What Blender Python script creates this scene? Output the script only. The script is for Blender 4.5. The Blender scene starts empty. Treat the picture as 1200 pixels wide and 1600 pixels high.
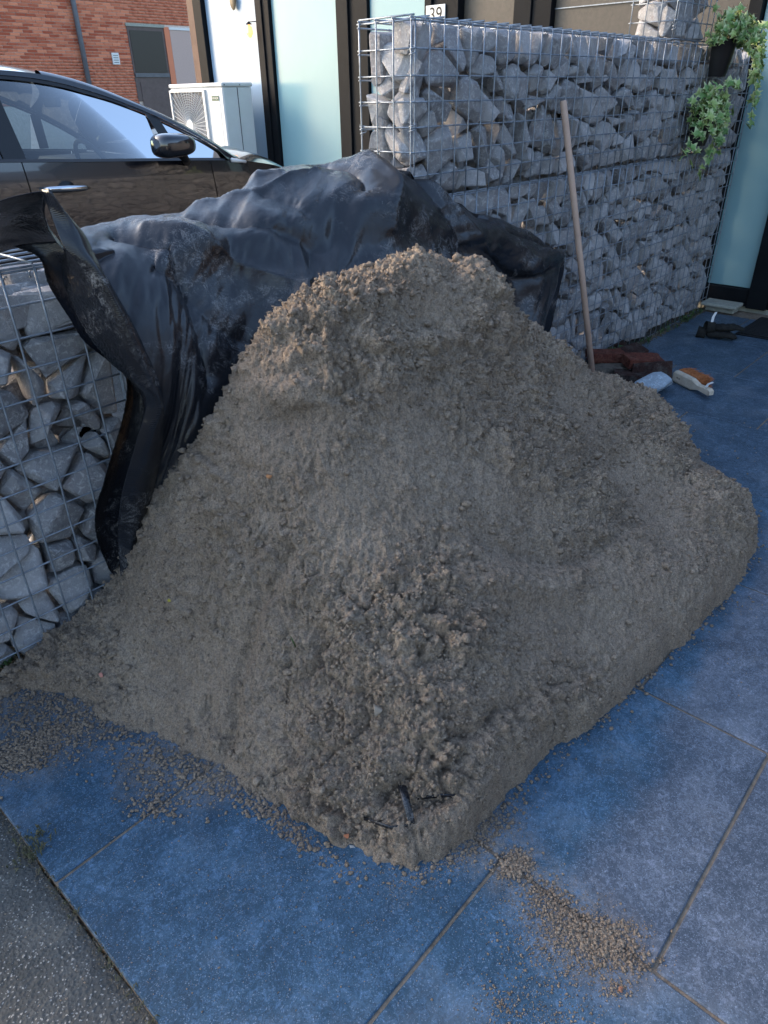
import bpy, bmesh, math, random
import numpy as np
from mathutils import Vector, Matrix
random.seed(7); rng = np.random.default_rng(11)
scene = bpy.context.scene
col = scene.collection
rad = math.radians

# ---------------------------------------------------------------- camera
CAM_H = 1.3
BR = Vector((0.67069594, -0.74157264, -0.01539392))
BU = Vector((0.38687851, 0.33204415, 0.8602742))
BF = Vector((0.63284435, 0.58293799, -0.50959918))
FPX = 1097.57
cam_d = bpy.data.cameras.new('camera'); cam = bpy.data.objects.new('camera', cam_d); col.objects.link(cam)
cam.matrix_world = Matrix(((BR.x, BU.x, -BF.x, 0), (BR.y, BU.y, -BF.y, 0), (BR.z, BU.z, -BF.z, CAM_H), (0, 0, 0, 1)))
cam_d.sensor_fit = 'VERTICAL'; cam_d.sensor_height = 24.0; cam_d.lens = 24.0 * FPX / 1600
cam_d.clip_start = 0.05; cam_d.clip_end = 500
scene.camera = cam

# ---------------------------------------------------------------- light
SUN_EL, SUN_AZ = 27.0, -25.0           # azimuth clockwise from +Y
w = bpy.data.worlds.new('World'); scene.world = w; w.use_nodes = True
nt = w.node_tree; nt.nodes.clear()
sky = nt.nodes.new('ShaderNodeTexSky'); sky.sky_type = 'NISHITA'; sky.sun_disc = False
sky.sun_elevation = rad(SUN_EL); sky.sun_rotation = rad(SUN_AZ); sky.dust_density = 1.6; sky.ozone_density = .8
bg = nt.nodes.new('ShaderNodeBackground'); bg.inputs[1].default_value = 0.10
ow = nt.nodes.new('ShaderNodeOutputWorld')
nt.links.new(sky.outputs[0], bg.inputs[0]); nt.links.new(bg.outputs[0], ow.inputs[0])
sd = bpy.data.lights.new('sun', 'SUN'); sd.energy = 0.6; sd.angle = rad(16); sd.color = (1.0, 0.72, 0.48)
sun = bpy.data.objects.new('sun', sd); col.objects.link(sun)
el, az = rad(SUN_EL), rad(SUN_AZ)
sdir = Vector((math.sin(az) * math.cos(el), math.cos(az) * math.cos(el), math.sin(el)))
sun.rotation_euler = sdir.to_track_quat('Z', 'Y').to_euler()
scene.view_settings.view_transform = 'Standard'; scene.view_settings.look = 'None'
scene.view_settings.exposure = 2.4; scene.view_settings.gamma = 1.0
scene.view_settings.use_curve_mapping = False

# ---------------------------------------------------------------- helpers
def tag(o, label=None, cat=None, group=None, kind=None):
    if label: o['label'] = label
    if cat: o['category'] = cat
    if group: o['group'] = group
    if kind: o['kind'] = kind
    return o
def empty(name, loc=(0, 0, 0), label=None, cat=None, group=None, kind=None, rz=0):
    o = bpy.data.objects.new(name, None); col.objects.link(o); o.location = loc; o.rotation_euler = (0, 0, rz)
    o.empty_display_size = 0.05
    return tag(o, label, cat, group, kind)
def at(px, py, axis, val):
    d = BF + BR * ((px - 600) / FPX) - BU * ((py - 800) / FPX)
    o = (0, 0, CAM_H); t = (val - o[axis]) / d[axis]
    return Vector((d.x * t, d.y * t, CAM_H + d.z * t))
def link(name, me, mat=None, parent=None, smooth=False):
    if smooth: me.polygons.foreach_set('use_smooth', [True] * len(me.polygons))
    if mat is not None and len(me.materials) == 0: me.materials.append(mat)
    o = bpy.data.objects.new(name, me); col.objects.link(o)
    if parent is not None:
        o.parent = parent
        pl = parent.matrix_basis.inverted()
        if parent.parent is not None: pl = (parent.parent.matrix_basis @ parent.matrix_basis).inverted()
        if not getattr(link, 'local', False): o.matrix_basis = pl
    return o
def mesh_np(name, V, F, attrs=None):
    """V (n,3), F (m,3) or (m,4)"""
    V = np.asarray(V, np.float32); F = np.asarray(F, np.int32); k = F.shape[1]
    me = bpy.data.meshes.new(name)
    me.vertices.add(len(V)); me.vertices.foreach_set('co', V.ravel())
    me.loops.add(F.size); me.loops.foreach_set('vertex_index', F.ravel())
    me.polygons.add(len(F)); me.polygons.foreach_set('loop_start', np.arange(0, F.size, k, dtype=np.int32))
    try: me.polygons.foreach_set('loop_total', np.full(len(F), k, np.int32))
    except Exception: pass
    if attrs:
        for an, av in attrs.items():
            a = me.attributes.new(an, 'FLOAT', 'POINT'); a.data.foreach_set('value', np.asarray(av, np.float32))
    me.update(); me.validate()
    return me
class MB:
    def __init__(s): s.bm = bmesh.new()
    def box(s, a, b, bev=0, M=None):
        a = Vector(a); b = Vector(b); c = (a + b) / 2; d = b - a
        r = bmesh.ops.create_cube(s.bm, size=1.0)
        vs = r['verts']
        for v in vs: v.co = Vector((v.co.x * d.x, v.co.y * d.y, v.co.z * d.z)) + c
        if bev:
            es = list({e for v in vs for e in v.link_edges})
            rr = bmesh.ops.bevel(s.bm, geom=es, offset=bev, segments=1, affect='EDGES', profile=.5)
            vs = list(set(rr['verts']) | {v for v in vs if v.is_valid})
        if M is not None:
            for v in vs: v.co = M @ v.co
        return s
    def tube(s, pts, r, n=6, cap=True):
        pts = [Vector(p) for p in pts]; rs = r if isinstance(r, (list, tuple)) else [r] * len(pts)
        rings = []; up = None
        for i, p in enumerate(pts):
            t = (pts[min(i + 1, len(pts) - 1)] - pts[max(i - 1, 0)]).normalized()
            if up is None:
                up = Vector((0, 0, 1)) if abs(t.z) < .9 else Vector((1, 0, 0))
            a = t.cross(up).normalized(); b = a.cross(t).normalized(); up = b
            rings.append([s.bm.verts.new(p + (a * math.cos(2 * math.pi * k / n) + b * math.sin(2 * math.pi * k / n)) * rs[i]) for k in range(n)])
        for i in range(len(rings) - 1):
            for k in range(n):
                s.bm.faces.new((rings[i][k], rings[i][(k + 1) % n], rings[i + 1][(k + 1) % n], rings[i + 1][k]))
        if cap:
            s.bm.faces.new(rings[0][::-1]); s.bm.faces.new(rings[-1])
        return s
    def prism(s, poly, axis, a, b, M=None):
        """poly 2D points in the two other axes, extruded along axis from a to b"""
        def mk(u, v, t):
            c = [0, 0, 0]; o = [k for k in range(3) if k != axis]
            c[o[0]] = u; c[o[1]] = v; c[axis] = t
            c = Vector(c); return M @ c if M is not None else c
        A = [s.bm.verts.new(mk(u, v, a)) for u, v in poly]; B = [s.bm.verts.new(mk(u, v, b)) for u, v in poly]
        s.bm.faces.new(A); s.bm.faces.new(B[::-1]); n = len(poly)
        for i in range(n): s.bm.faces.new((A[i], B[i], B[(i + 1) % n], A[(i + 1) % n]))
        return s
    def grid(s, rows):
        """rows: list of lists of points"""
        vs = [[s.bm.verts.new(Vector(p)) for p in r] for r in rows]
        for i in range(len(vs) - 1):
            for j in range(len(vs[0]) - 1):
                try: s.bm.faces.new((vs[i][j], vs[i][j + 1], vs[i + 1][j + 1], vs[i + 1][j]))
                except Exception: pass
        return s
    def mesh(s, name='m'):
        bmesh.ops.recalc_face_normals(s.bm, faces=s.bm.faces[:])
        me = bpy.data.meshes.new(name); s.bm.to_mesh(me); s.bm.free(); return me
    def build(s, name, mat, parent=None, smooth=False):
        return link(name, s.mesh(name), mat, parent, smooth)

# --- numpy noise
def _hash(ix, iy, iz, seed):
    h = (ix.astype(np.uint32) * np.uint32(374761393) + iy.astype(np.uint32) * np.uint32(668265263) + iz.astype(np.uint32) * np.uint32(2147483647 - 97) + np.uint32((seed * 1274126177) & 0xffffffff))
    h = (h ^ (h >> np.uint32(13))) * np.uint32(1274126177)
    h = (h ^ (h >> np.uint32(16))) * np.uint32(2246822519)
    return h ^ (h >> np.uint32(13))
def _rnd(ix, iy, iz, seed): return (_hash(ix, iy, iz, seed) & np.uint32(0xffffff)).astype(np.float64) / 0xffffff
def vnoise(P, f, seed=0):
    Q = P * f + 1000.0; I = np.floor(Q).astype(np.int64); T = Q - I; T = T * T * (3 - 2 * T); out = 0
    for dx in (0, 1):
        wx = T[:, 0] if dx else 1 - T[:, 0]
        for dy in (0, 1):
            wy = T[:, 1] if dy else 1 - T[:, 1]
            for dz in (0, 1):
                wz = T[:, 2] if dz else 1 - T[:, 2]
                out = out + wx * wy * wz * _rnd(I[:, 0] + dx, I[:, 1] + dy, I[:, 2] + dz, seed)
    return out * 2 - 1
def fbm(P, f, oct=4, seed=0, g=.5):
    o = 0; a = 1
    for k in range(oct): o = o + a * vnoise(P, f * 2 ** k, seed + k); a *= g
    return o
def worley(P, f, seed=0, jit=.9):
    Q = P * f + 1000.0; I = np.floor(Q).astype(np.int64); best = np.full(len(P), 9.0); sec = np.full(len(P), 9.0); idv = np.zeros(len(P))
    for dx in (-1, 0, 1):
        for dy in (-1, 0, 1):
            for dz in (-1, 0, 1):
                a, b, c = I[:, 0] + dx, I[:, 1] + dy, I[:, 2] + dz
                px = a + .5 + jit * (_rnd(a, b, c, seed) - .5); py = b + .5 + jit * (_rnd(a, b, c, seed + 11) - .5); pz = c + .5 + jit * (_rnd(a, b, c, seed + 23) - .5)
                d = np.sqrt((Q[:, 0] - px) ** 2 + (Q[:, 1] - py) ** 2 + (Q[:, 2] - pz) ** 2)
                m = d < best; sec = np.where(m, best, np.minimum(sec, d)); best = np.where(m, d, best)
                idv = np.where(m, _rnd(a, b, c, seed + 37), idv)
    return best, sec, idv
def sstep(a, b, x):
    t = np.clip((x - a) / (b - a), 0, 1); return t * t * (3 - 2 * t)

# ---------------------------------------------------------------- materials
def mat(name, rgb=(.5, .5, .5), rough=.6, metal=0, spec=.5, **kw):
    m = bpy.data.materials.new(name); m.use_nodes = True
    b = m.node_tree.nodes['Principled BSDF']
    b.inputs['Base Color'].default_value = (*rgb, 1); b.inputs['Roughness'].default_value = rough
    b.inputs['Metallic'].default_value = metal; b.inputs['Specular IOR Level'].default_value = spec
    for k, v in kw.items(): b.inputs[k.replace('_', ' ')].default_value = v
    return m
class N:
    def __init__(s, m): s.m = m; s.nt = m.node_tree; s.b = s.nt.nodes['Principled BSDF']; s._c = {}
    def n(s, t, **kw):
        x = s.nt.nodes.new('ShaderNode' + t)
        for k, v in kw.items(): setattr(x, k, v)
        return x
    def l(s, a, b): s.nt.links.new(a, b)
    def coord(s, kind='Object'):
        if kind not in s._c:
            s._c[kind] = (s.n('NewGeometry').outputs['Position'] if kind == 'World' else s.n('TexCoord').outputs[kind])
        return s._c[kind]
    def noise(s, scale, detail=4, rough=.55, coord='World', out='Fac', dist=0, vec=None):
        x = s.n('TexNoise'); x.inputs['Scale'].default_value = scale; x.inputs['Detail'].default_value = detail
        x.inputs['Roughness'].default_value = rough; x.inputs['Distortion'].default_value = dist
        s.l(vec if vec is not None else s.coord(coord), x.inputs['Vector']); return x.outputs[out]
    def voro(s, scale, feature='F1', coord='World', out='Distance'):
        x = s.n('TexVoronoi'); x.feature = feature; x.inputs['Scale'].default_value = scale
        s.l(s.coord(coord), x.inputs['Vector']); return x.outputs[out]
    def ramp(s, fac, stops, interp='LINEAR'):
        r = s.n('ValToRGB'); r.color_ramp.interpolation = interp
        e = r.color_ramp.elements
        while len(e) < len(stops): e.new(.5)
        for i, (p, c) in enumerate(stops):
            e[i].position = p; e[i].color = (*c, 1) if len(c) == 3 else c
        s.l(fac, r.inputs[0]); return r.outputs[0]
    def rng(s, fac, a, b, c=0, d=1):
        r = s.n('MapRange'); r.inputs[1].default_value = a; r.inputs[2].default_value = b; r.inputs[3].default_value = c; r.inputs[4].default_value = d
        s.l(fac, r.inputs[0]); return r.outputs[0]
    def mix(s, fac, a, b, mode='MIX'):
        x = s.n('Mix'); x.data_type = 'RGBA'; x.blend_type = mode
        for v, i in ((fac, 0), (a, 6), (b, 7)):
            if hasattr(v, 'is_linked') or hasattr(v, 'links'): s.l(v, x.inputs[i])
            else: x.inputs[i].default_value = v if i == 0 else (*v, 1)
        return x.outputs[2]
    def math(s, op, a, b=0):
        x = s.n('Math'); x.operation = op
        for v, i in ((a, 0), (b, 1)):
            if hasattr(v, 'links'): s.l(v, x.inputs[i])
            else: x.inputs[i].default_value = v
        return x.outputs[0]
    def bump(s, h, strength=.5, dist=.002, prev=None):
        x = s.n('Bump'); x.inputs['Strength'].default_value = strength; x.inputs['Distance'].default_value = dist
        s.l(h, x.inputs['Height'])
        if prev is not None: s.l(prev, x.inputs['Normal'])
        return x.outputs[0]
    def set(s, sock, v):
        if hasattr(v, 'links'): s.l(v, s.b.inputs[sock])
        else: s.b.inputs[sock].default_value = v
    def rand(s): return s.n('ObjectInfo').outputs['Random']
    def attr(s, name): a = s.n('Attribute'); a.attribute_name = name; return a.outputs['Fac']

def m_sand():
    m = mat('sand', rough=.95, spec=.15); n = N(m)
    big = n.noise(5, 4, .6); mid = n.noise(38, 5, .65)
    c = n.ramp(big, [(.3, (.43, .325, .235)), (.5, (.51, .395, .290)), (.72, (.60, .475, .35))])
    c = n.mix(n.rng(mid, .35, .7, 0, .5), c, (.33, .262, .20))
    # drier lump tops with painted warm light; damper patches with painted shade
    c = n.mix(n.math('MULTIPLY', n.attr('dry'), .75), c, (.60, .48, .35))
    c = n.mix(n.math('MULTIPLY', n.attr('moist_shade'), .7), c, (.20, .158, .12))
    g = n.noise(420, 2, .7); g2 = n.voro(800, out='Color')
    sp = n.n('SeparateColor'); n.l(g2, sp.inputs[0])
    c = n.mix(n.rng(n.noise(170, 4, .75), .40, .58, .45, 0), c, (.12, .095, .074))
    c = n.mix(n.rng(n.noise(14, 5, .7), .5, .7, 0, .35), c, (.36, .30, .235))
    c = n.mix(n.rng(sp.outputs[0], .1, 1, 0, .58), c, n.mix(.5, (.02, .018, .015), c), 'MIX')
    c = n.mix(n.rng(sp.outputs[1], .92, .97, 0, .55), c, (.58, .52, .44))
    c = n.mix(n.rng(sp.outputs[2], .93, .96, 0, .7), c, (.035, .03, .028))
    n.set('Base Color', c)
    b = n.bump(g, .8, .0035); b = n.bump(n.noise(110, 5, .75), 1.0, .009, b); b = n.bump(n.noise(900, 1, .5), .4, .001, b)
    n.set('Normal', b); return m
def m_tile():
    m = mat('slate_tile', rough=.5, spec=.4); n = N(m)
    a = n.noise(9, 8, .74, dist=.6); f = n.noise(80, 8, .86, dist=1.2); g = n.voro(620, out='Color')
    sp = n.n('SeparateColor'); n.l(g, sp.inputs[0])
    bluer = n.ramp(a, [(.3, (.014, .041, .068)), (.5, (.022, .063, .102)), (.68, (.058, .120, .182))])
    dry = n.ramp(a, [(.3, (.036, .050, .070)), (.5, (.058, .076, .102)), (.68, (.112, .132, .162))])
    # bluer zone: everything nearer than ~15 cm to the sand, and the corner beside the raised beds
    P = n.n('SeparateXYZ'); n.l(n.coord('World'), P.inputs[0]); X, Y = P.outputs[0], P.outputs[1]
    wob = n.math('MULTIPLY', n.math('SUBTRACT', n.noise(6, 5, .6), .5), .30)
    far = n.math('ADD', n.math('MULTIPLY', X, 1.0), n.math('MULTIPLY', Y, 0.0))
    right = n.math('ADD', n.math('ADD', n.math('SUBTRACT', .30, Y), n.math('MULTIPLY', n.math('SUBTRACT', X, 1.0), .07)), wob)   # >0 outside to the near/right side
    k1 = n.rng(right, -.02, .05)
    left = n.rng(n.math('ADD', X, wob), .62, .80)     # the nearest left slabs are bluer throughout
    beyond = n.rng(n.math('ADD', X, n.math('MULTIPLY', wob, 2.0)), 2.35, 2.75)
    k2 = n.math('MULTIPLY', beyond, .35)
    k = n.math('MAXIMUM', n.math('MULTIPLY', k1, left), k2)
    c = n.mix(k, bluer, dry)
    fl = n.math('MULTIPLY', n.rng(f, .49, .60), n.rng(a, .35, .62, .35, 1.0)); c = n.mix(n.math('MULTIPLY', fl, .75), c, n.mix(k, (.11, .21, .35), (.24, .28, .36)))
    c = n.mix(n.rng(sp.outputs[0], .92, .98, 0, .4), c, (.34, .42, .52))
    c = n.mix(n.rng(sp.outputs[1], .85, .95, 0, .55), c, (.012, .02, .04))
    c = n.mix(n.math('MULTIPLY', n.rng(n.noise(2.3, 6, .7), .50, .72), .28), c, (.30, .32, .35))
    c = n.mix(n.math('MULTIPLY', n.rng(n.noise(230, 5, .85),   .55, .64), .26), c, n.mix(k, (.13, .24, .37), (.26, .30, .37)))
    c = n.mix(n.math('MULTIPLY', n.rng(n.noise(150, 5, .85, dist=.6), .56, .64), .45), c, (.014, .024, .042))
    sd_ = n.math('MULTIPLY', n.rng(n.noise(3.1, 5, .7), .55, .72), n.rng(n.noise(180, 3, .8), .5, .62))
    c = n.mix(n.math('MULTIPLY', sd_, .55), c, (.26, .22, .16))
    film = None
    for (px, py, rr_) in ((800, 1350, .10), (850, 1400, .10), (900, 1450, .12), (955, 1480, .10), (20, 1110, .22), (60, 1170, .14), (150, 1110, .20), (250, 1190, .14), (330, 1215, .10), (760, 1300, .12)):
        q_ = at(px, py, 2, 0.0); vd = n.n('VectorMath'); vd.operation = 'DISTANCE'; n.l(n.coord('World'), vd.inputs[0]); vd.inputs[1].default_value = q_
        m1 = n.rng(vd.outputs['Value'], rr_, rr_ * .15); film = m1 if film is None else n.math('MAXIMUM', film, m1)
    film = n.math('MULTIPLY', film, n.rng(n.noise(45, 6, .8), .38, .60)); film = n.math('MULTIPLY', film, n.rng(n.noise(420, 2, .8), .35, .55))
    c = n.mix(n.math('MULTIPLY', film, .85), c, (.30, .24, .18))
    n.set('Base Color', c); n.set('Roughness', n.rng(f, .3, .7, .62, .42))
    b = n.bump(n.noise(160, 4, .7), .35, .0018); b = n.bump(n.noise(14, 4, .6), .3, .006, b); n.set('Normal', b); return m
def m_stone(name='grey_limestone', tint=(1, 1, 1), coord='World'):
    m = mat(name, rough=.85, spec=.3); n = N(m)
    r = n.rand(); v = n.noise(9, 6, .65); f = n.noise(70, 6, .75, dist=.8)
    t = lambda c: tuple(a * b for a, b in zip(c, tint))
    c = n.ramp(r, [(0, t((.26, .255, .26))), (.35, t((.43, .425, .43))), (.6, t((.33, .315, .32))), (.8, t((.56, .555, .56))), (1, t((.47, .45, .45)))])
    c = n.mix(n.rng(v, .35, .65, 0, .6), c, t((.30, .31, .325)))
    c = n.mix(n.rng(f, .51, .62, 0, .8), c, t((.62, .62, .62)))
    c = n.mix(n.rng(n.noise(40, 5, .7), .58, .75, 0, .45), c, t((.05, .05, .058)))
    c = n.mix(n.rng(n.noise(16, 4, .6), .62, .76, 0, .5), c, t((.24, .16, .13)))
    n.set('Base Color', c)
    b = n.bump(n.noise(48, 8, .75), .9, .010); b = n.bump(n.noise(300, 3, .7), .5, .002, b); n.set('Normal', b); return m
def m_wire():
    m = mat('galvanised_wire', rough=.5, metal=.55, spec=.5); n = N(m)
    c = n.ramp(n.noise(60, 4, .7), [(.3, (.20, .23, .27)), (.7, (.36, .41, .46))]); n.set('Base Color', c); return m
def m_tarp():
    m = mat('black_tarpaulin', rough=.28, spec=.5); n = N(m)
    base = n.ramp(n.noise(4, 3, .6), [(.3, (.008, .009, .012)), (.7, (.014, .016, .021))])
    patch = n.rng(n.noise(3.2, 4, .7, dist=.6), .49, .62)
    streak = n.rng(n.noise(26, 9, .85, dist=1.2), .48, .60)
    fine = n.rng(n.noise(240, 3, .8), .35, .65)
    d = n.math('MULTIPLY', n.math('MULTIPLY', patch, streak), fine)
    c = n.mix(n.math('MULTIPLY', d, .75), base, (.40, .39, .38))
    film = n.rng(n.noise(2.6, 4, .6), .35, .7, .0, .02)
    c = n.mix(film, c, (.20, .23, .28)); n.set('Base Color', c)
    n.set('Roughness', n.math('ADD', n.rng(n.noise(12, 4, .6), .3, .7, .13, .27), n.math('MULTIPLY', d, .4)))
    # woven tape texture
    wv = n.n('TexWave'); wv.inputs['Scale'].default_value = 150; wv.bands_direction = 'DIAGONAL'; wv.inputs['Distortion'].default_value = 1.0; n.l(n.coord('UV') if False else n.coord('World'), wv.inputs[0])
    b = n.bump(wv.outputs['Fac'], .22, .0012); b = n.bump(n.noise(55, 5, .65), .2, .004, b)
    warp = n.n('VectorMath'); warp.operation = 'ADD'; nz = n.noise(7, 4, .6, out='Color'); sc = n.n('VectorMath'); sc.operation = 'SCALE'; sc.inputs['Scale'].default_value = .22; n.l(nz, sc.inputs[0]); n.l(n.coord('World'), warp.inputs[0]); n.l(sc.outputs[0], warp.inputs[1])
    v2 = n.n('TexVoronoi'); v2.feature = 'DISTANCE_TO_EDGE'; v2.inputs['Scale'].default_value = 5; n.l(warp.outputs[0], v2.inputs['Vector'])
    v3 = n.n('TexVoronoi'); v3.feature = 'DISTANCE_TO_EDGE'; v3.inputs['Scale'].default_value = 13; n.l(warp.outputs[0], v3.inputs['Vector'])
    b = n.bump(v3.outputs['Distance'], .06, .012, b); n.set('Normal', b); return m
def m_asphalt():
    m = mat('pavement_concrete', rough=.95, spec=.2); n = N(m)
    c = n.ramp(n.noise(6, 6, .7), [(.3, (.055, .058, .056)), (.5, (.095, .098, .094)), (.7, (.14, .145, .138))])
    g = n.voro(380, out='Color'); sp = n.n('SeparateColor'); n.l(g, sp.inputs[0])
    c = n.mix(n.rng(sp.outputs[0], 0, 1, 0, .45), c, (.05, .055, .055))
    c = n.mix(n.rng(sp.outputs[1], .93, .97, 0, .75), c, (.38, .38, .36))
    c = n.mix(n.rng(n.noise(3, 4, .6), .6, .7, 0, .5), c, (.17, .15, .12))
    n.set('Base Color', c); b = n.bump(n.voro(140), .7, .004); b = n.bump(n.noise(40, 6, .7), .8, .008, b); n.set('Normal', b); return m
def m_noisy(name, c1, c2, scale=20, rough=.6, spec=.4, bump=.2, bd=.002, metal=0, bscale=None, coord='World', rnd=0):
    m = mat(name, rough=rough, spec=spec, metal=metal); n = N(m)
    f = n.noise(scale, 5, .65, coord)
    if rnd: f = n.math('ADD', n.math('MULTIPLY', f, 1 - rnd), n.math('MULTIPLY', n.rand(), rnd))
    c = n.ramp(f, [(.3, c1), (.7, c2)]); n.set('Base Color', c)
    n.set('Normal', n.bump(n.noise(bscale or scale * 4, 5, .7, coord), bump, bd)); return m
M = {}
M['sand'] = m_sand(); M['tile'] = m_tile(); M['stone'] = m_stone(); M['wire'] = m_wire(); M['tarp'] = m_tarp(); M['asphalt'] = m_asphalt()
M['grout'] = m_noisy('joint_sand', (.14, .115, .09), (.29, .235, .18), 60, .95, .1, .8, .004)
M['frame'] = m_noisy('dark_frame_paint', (.004, .005, .007), (.007, .009, .012), 8, .6, .15, .05, .001)
M['frost'] = m_noisy('frosted_glass', (.23, .40, .44), (.26, .44, .48), 1.2, .22, .5, .02, .001)
M['frostblue'] = m_noisy('frosted_glass_blue', (.29, .41, .54), (.32, .45, .59), 1.2, .22, .5, .02, .001)
M['ral'] = m_noisy('fabric_blind', (.06, .052, .042), (.085, .074, .060), 40, .5, .5, .2, .002)
M['brown'] = m_noisy('brown_reveal', (.10, .05, .035), (.15, .08, .055), 8, .6)
M['brick'] = m_noisy('red_brick', (.40, .095, .050), (.70, .25, .14), 25, .9, .2, .6, .004, rnd=.6)
M['mortar'] = m_noisy('mortar', (.55, .44, .38), (.70, .58, .50), 30, .95, .1)
M['paver'] = m_noisy('old_clinker', (.022, .014, .013), (.09, .034, .026), 30, .9, .25, .9, .005, rnd=.3)
M['white'] = m_noisy('white_enamel', (.66, .67, .66), (.74, .75, .74), 5, .4, .4, .03)
M['black'] = m_noisy('black_plastic', (.006, .006, .007), (.013, .013, .015), 20, .45, .4, .1)
M['wood'] = m_noisy('handle_wood', (.46, .31, .235), (.60, .43, .33), 9, .6, .3, .2)
M['palewood'] = m_noisy('pale_wood', (.50, .43, .33), (.66, .59, .48), 30, .6, .3, .2)
M['bristle'] = m_noisy('orange_bristle', (.26, .085, .03), (.50, .19, .075), 90, .8, .2, .3)
M['glove'] = m_noisy('glove_fabric', (.014, .014, .014), (.032, .032, .028), 60, .9, .2, .8, .003)
M['mat_'] = m_noisy('rubber_mat', (.008, .009, .01), (.016, .017, .02), 80, .8, .3, .6)
M['ledge'] = m_noisy('threshold_stone', (.26, .27, .23), (.42, .42, .36), 30, .8, .3, .4)
M['paint'] = mat('black_car_paint', (.006, .0075, .012), .18, 0, .6, Coat_Weight=1.0, Coat_Roughness=.03)
M['trim'] = mat('black_car_trim', (.008, .008, .009), .3)
M['chrome'] = mat('chrome', (.75, .76, .78), .12, 1.0)
M['int'] = m_noisy('car_interior', (.012, .013, .016), (.03, .032, .038), 20, .8)
M['intl'] = m_noisy('car_seat_grey', (.10, .10, .11), (.16, .16, .17), 20, .8)
M['dkgrey'] = m_noisy('grey_paint', (.09, .095, .105), (.13, .135, .15), 12, .5)
M['pink'] = m_noisy('pink_render', (.50, .36, .31), (.60, .45, .39), 60, .9, .2, .4)
M['doorbr'] = m_noisy('brown_door_paint', (.085, .058, .055), (.12, .085, .08), 10, .5)
M['darkglass'] = mat('dark_glass', (.03, .028, .028), .3, 0, .25)
def m_glass():
    m = bpy.data.materials.new('car_glass'); m.use_nodes = True; t = m.node_tree; t.nodes.clear()
    o = t.nodes.new('ShaderNodeOutputMaterial'); mx = t.nodes.new('ShaderNodeMixShader'); tr = t.nodes.new('ShaderNodeBsdfTransparent'); gl = t.nodes.new('ShaderNodeBsdfGlossy'); fr = t.nodes.new('ShaderNodeFresnel')
    fr.inputs[0].default_value = 1.58; tr.inputs[0].default_value = (.62, .72, .74, 1); gl.inputs['Roughness'].default_value = .02
    t.links.new(fr.outputs[0], mx.inputs[0]); t.links.new(tr.outputs[0], mx.inputs[1]); t.links.new(gl.outputs[0], mx.inputs[2]); t.links.new(mx.outputs[0], o.inputs[0]); return m
M['glass'] = m_glass()
def m_leaf():
    m = mat('ivy_leaf', rough=.5, spec=.4); n = N(m)
    sx = n.n('SeparateXYZ'); n.l(n.coord('Object'), sx.inputs[0])
    a = n.n('VectorMath'); a.operation = 'LENGTH'; n.l(n.coord('Object'), a.inputs[0])
    edge = n.math('ADD', a.outputs['Value'], n.math('MULTIPLY', n.noise(90, 3, .6), .012))
    k = n.rng(edge, .018, .028)
    g = n.ramp(n.rand(), [(0, (.09, .19, .06)), (.5, (.18, .33, .10)), (1, (.34, .46, .15))])
    c = n.mix(n.math('MULTIPLY', k, .8), g, (.58, .64, .36)); n.set('Base Color', c); return m
M['leaf'] = m_leaf()
M['weed'] = m_noisy('weed_green', (.03, .06, .02), (.07, .12, .035), 60, .7, .3)
M['drygrass'] = m_noisy('dry_moss', (.05, .055, .03), (.13, .12, .07), 90, .9, .2)

# ================================================================ GROUND
def sheet(name, x0, y0, x1, y1, z, m, kind='structure', n=1):
    b = MB(); b.grid([[(x0 + (x1 - x0) * i / n, y0 + (y1 - y0) * j / n, z) for i in range(n + 1)] for j in range(n + 1)])
    return tag(b.build(name, m), kind=kind)
sheet('ground', -60, -60, 80, 80, -.045, M['asphalt'])
TX0, TP = .153, .6165
patio = empty('patio', (0, 0, 0), kind='structure')
b = MB(); b.box((TX0 + .003, -2.4, -.043), (5.25, 1.68, -.0045)); b.build('joint_sand', M['grout'], patio)
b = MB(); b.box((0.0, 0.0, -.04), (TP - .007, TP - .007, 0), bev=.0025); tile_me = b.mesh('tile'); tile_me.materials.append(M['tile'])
def place(name, me, parent, loc, rot=(0, 0, 0), sc=(1, 1, 1)):
    o = bpy.data.objects.new(name, me); col.objects.link(o); o.parent = parent; o.location = loc; o.rotation_euler = rot; o.scale = sc; return o
for k in range(8):
    off = .409 if k % 2 == 0 else .099
    for j in range(-5, 3):
        y0 = off + j * TP + .0035; h = TP
        if y0 > 1.62: continue
        sy = min(1, (1.672 - y0) / (TP - .007))
        if y0 < -2.35: continue
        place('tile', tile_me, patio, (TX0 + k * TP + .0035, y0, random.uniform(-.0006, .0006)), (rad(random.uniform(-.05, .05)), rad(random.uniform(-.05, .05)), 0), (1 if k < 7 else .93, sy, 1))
# driveway between gabions and house (mostly hidden), street pavement
sheet('driveway', TX0 - 3.5, 1.685, 5.19, 9.5, -.02, M['asphalt'])
b = MB()
xs = np.linspace(-1.6, TX0, 90); ys = np.linspace(-1.2, 1.66, 130)
P = np.array([[x, y, 0] for y in ys for x in xs]); zz = fbm(P, 7, 4, 3) * .0035 - .006 - .006 * sstep(TX0 - .03, TX0, P[:, 0])
P[:, 2] = zz; edge = P[:, 0] > TX0 - .001; P[edge, 0] += vnoise(P[edge], 14, 5) * .006
idx = np.arange(len(P)).reshape(len(ys), len(xs))
F = np.stack([idx[:-1, :-1], idx[:-1, 1:], idx[1:, 1:], idx[1:, :-1]], -1).reshape(-1, 4)
tag(link('street_pavement', mesh_np('street_pavement', P, F), M['asphalt'], smooth=True), kind='structure')

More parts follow.
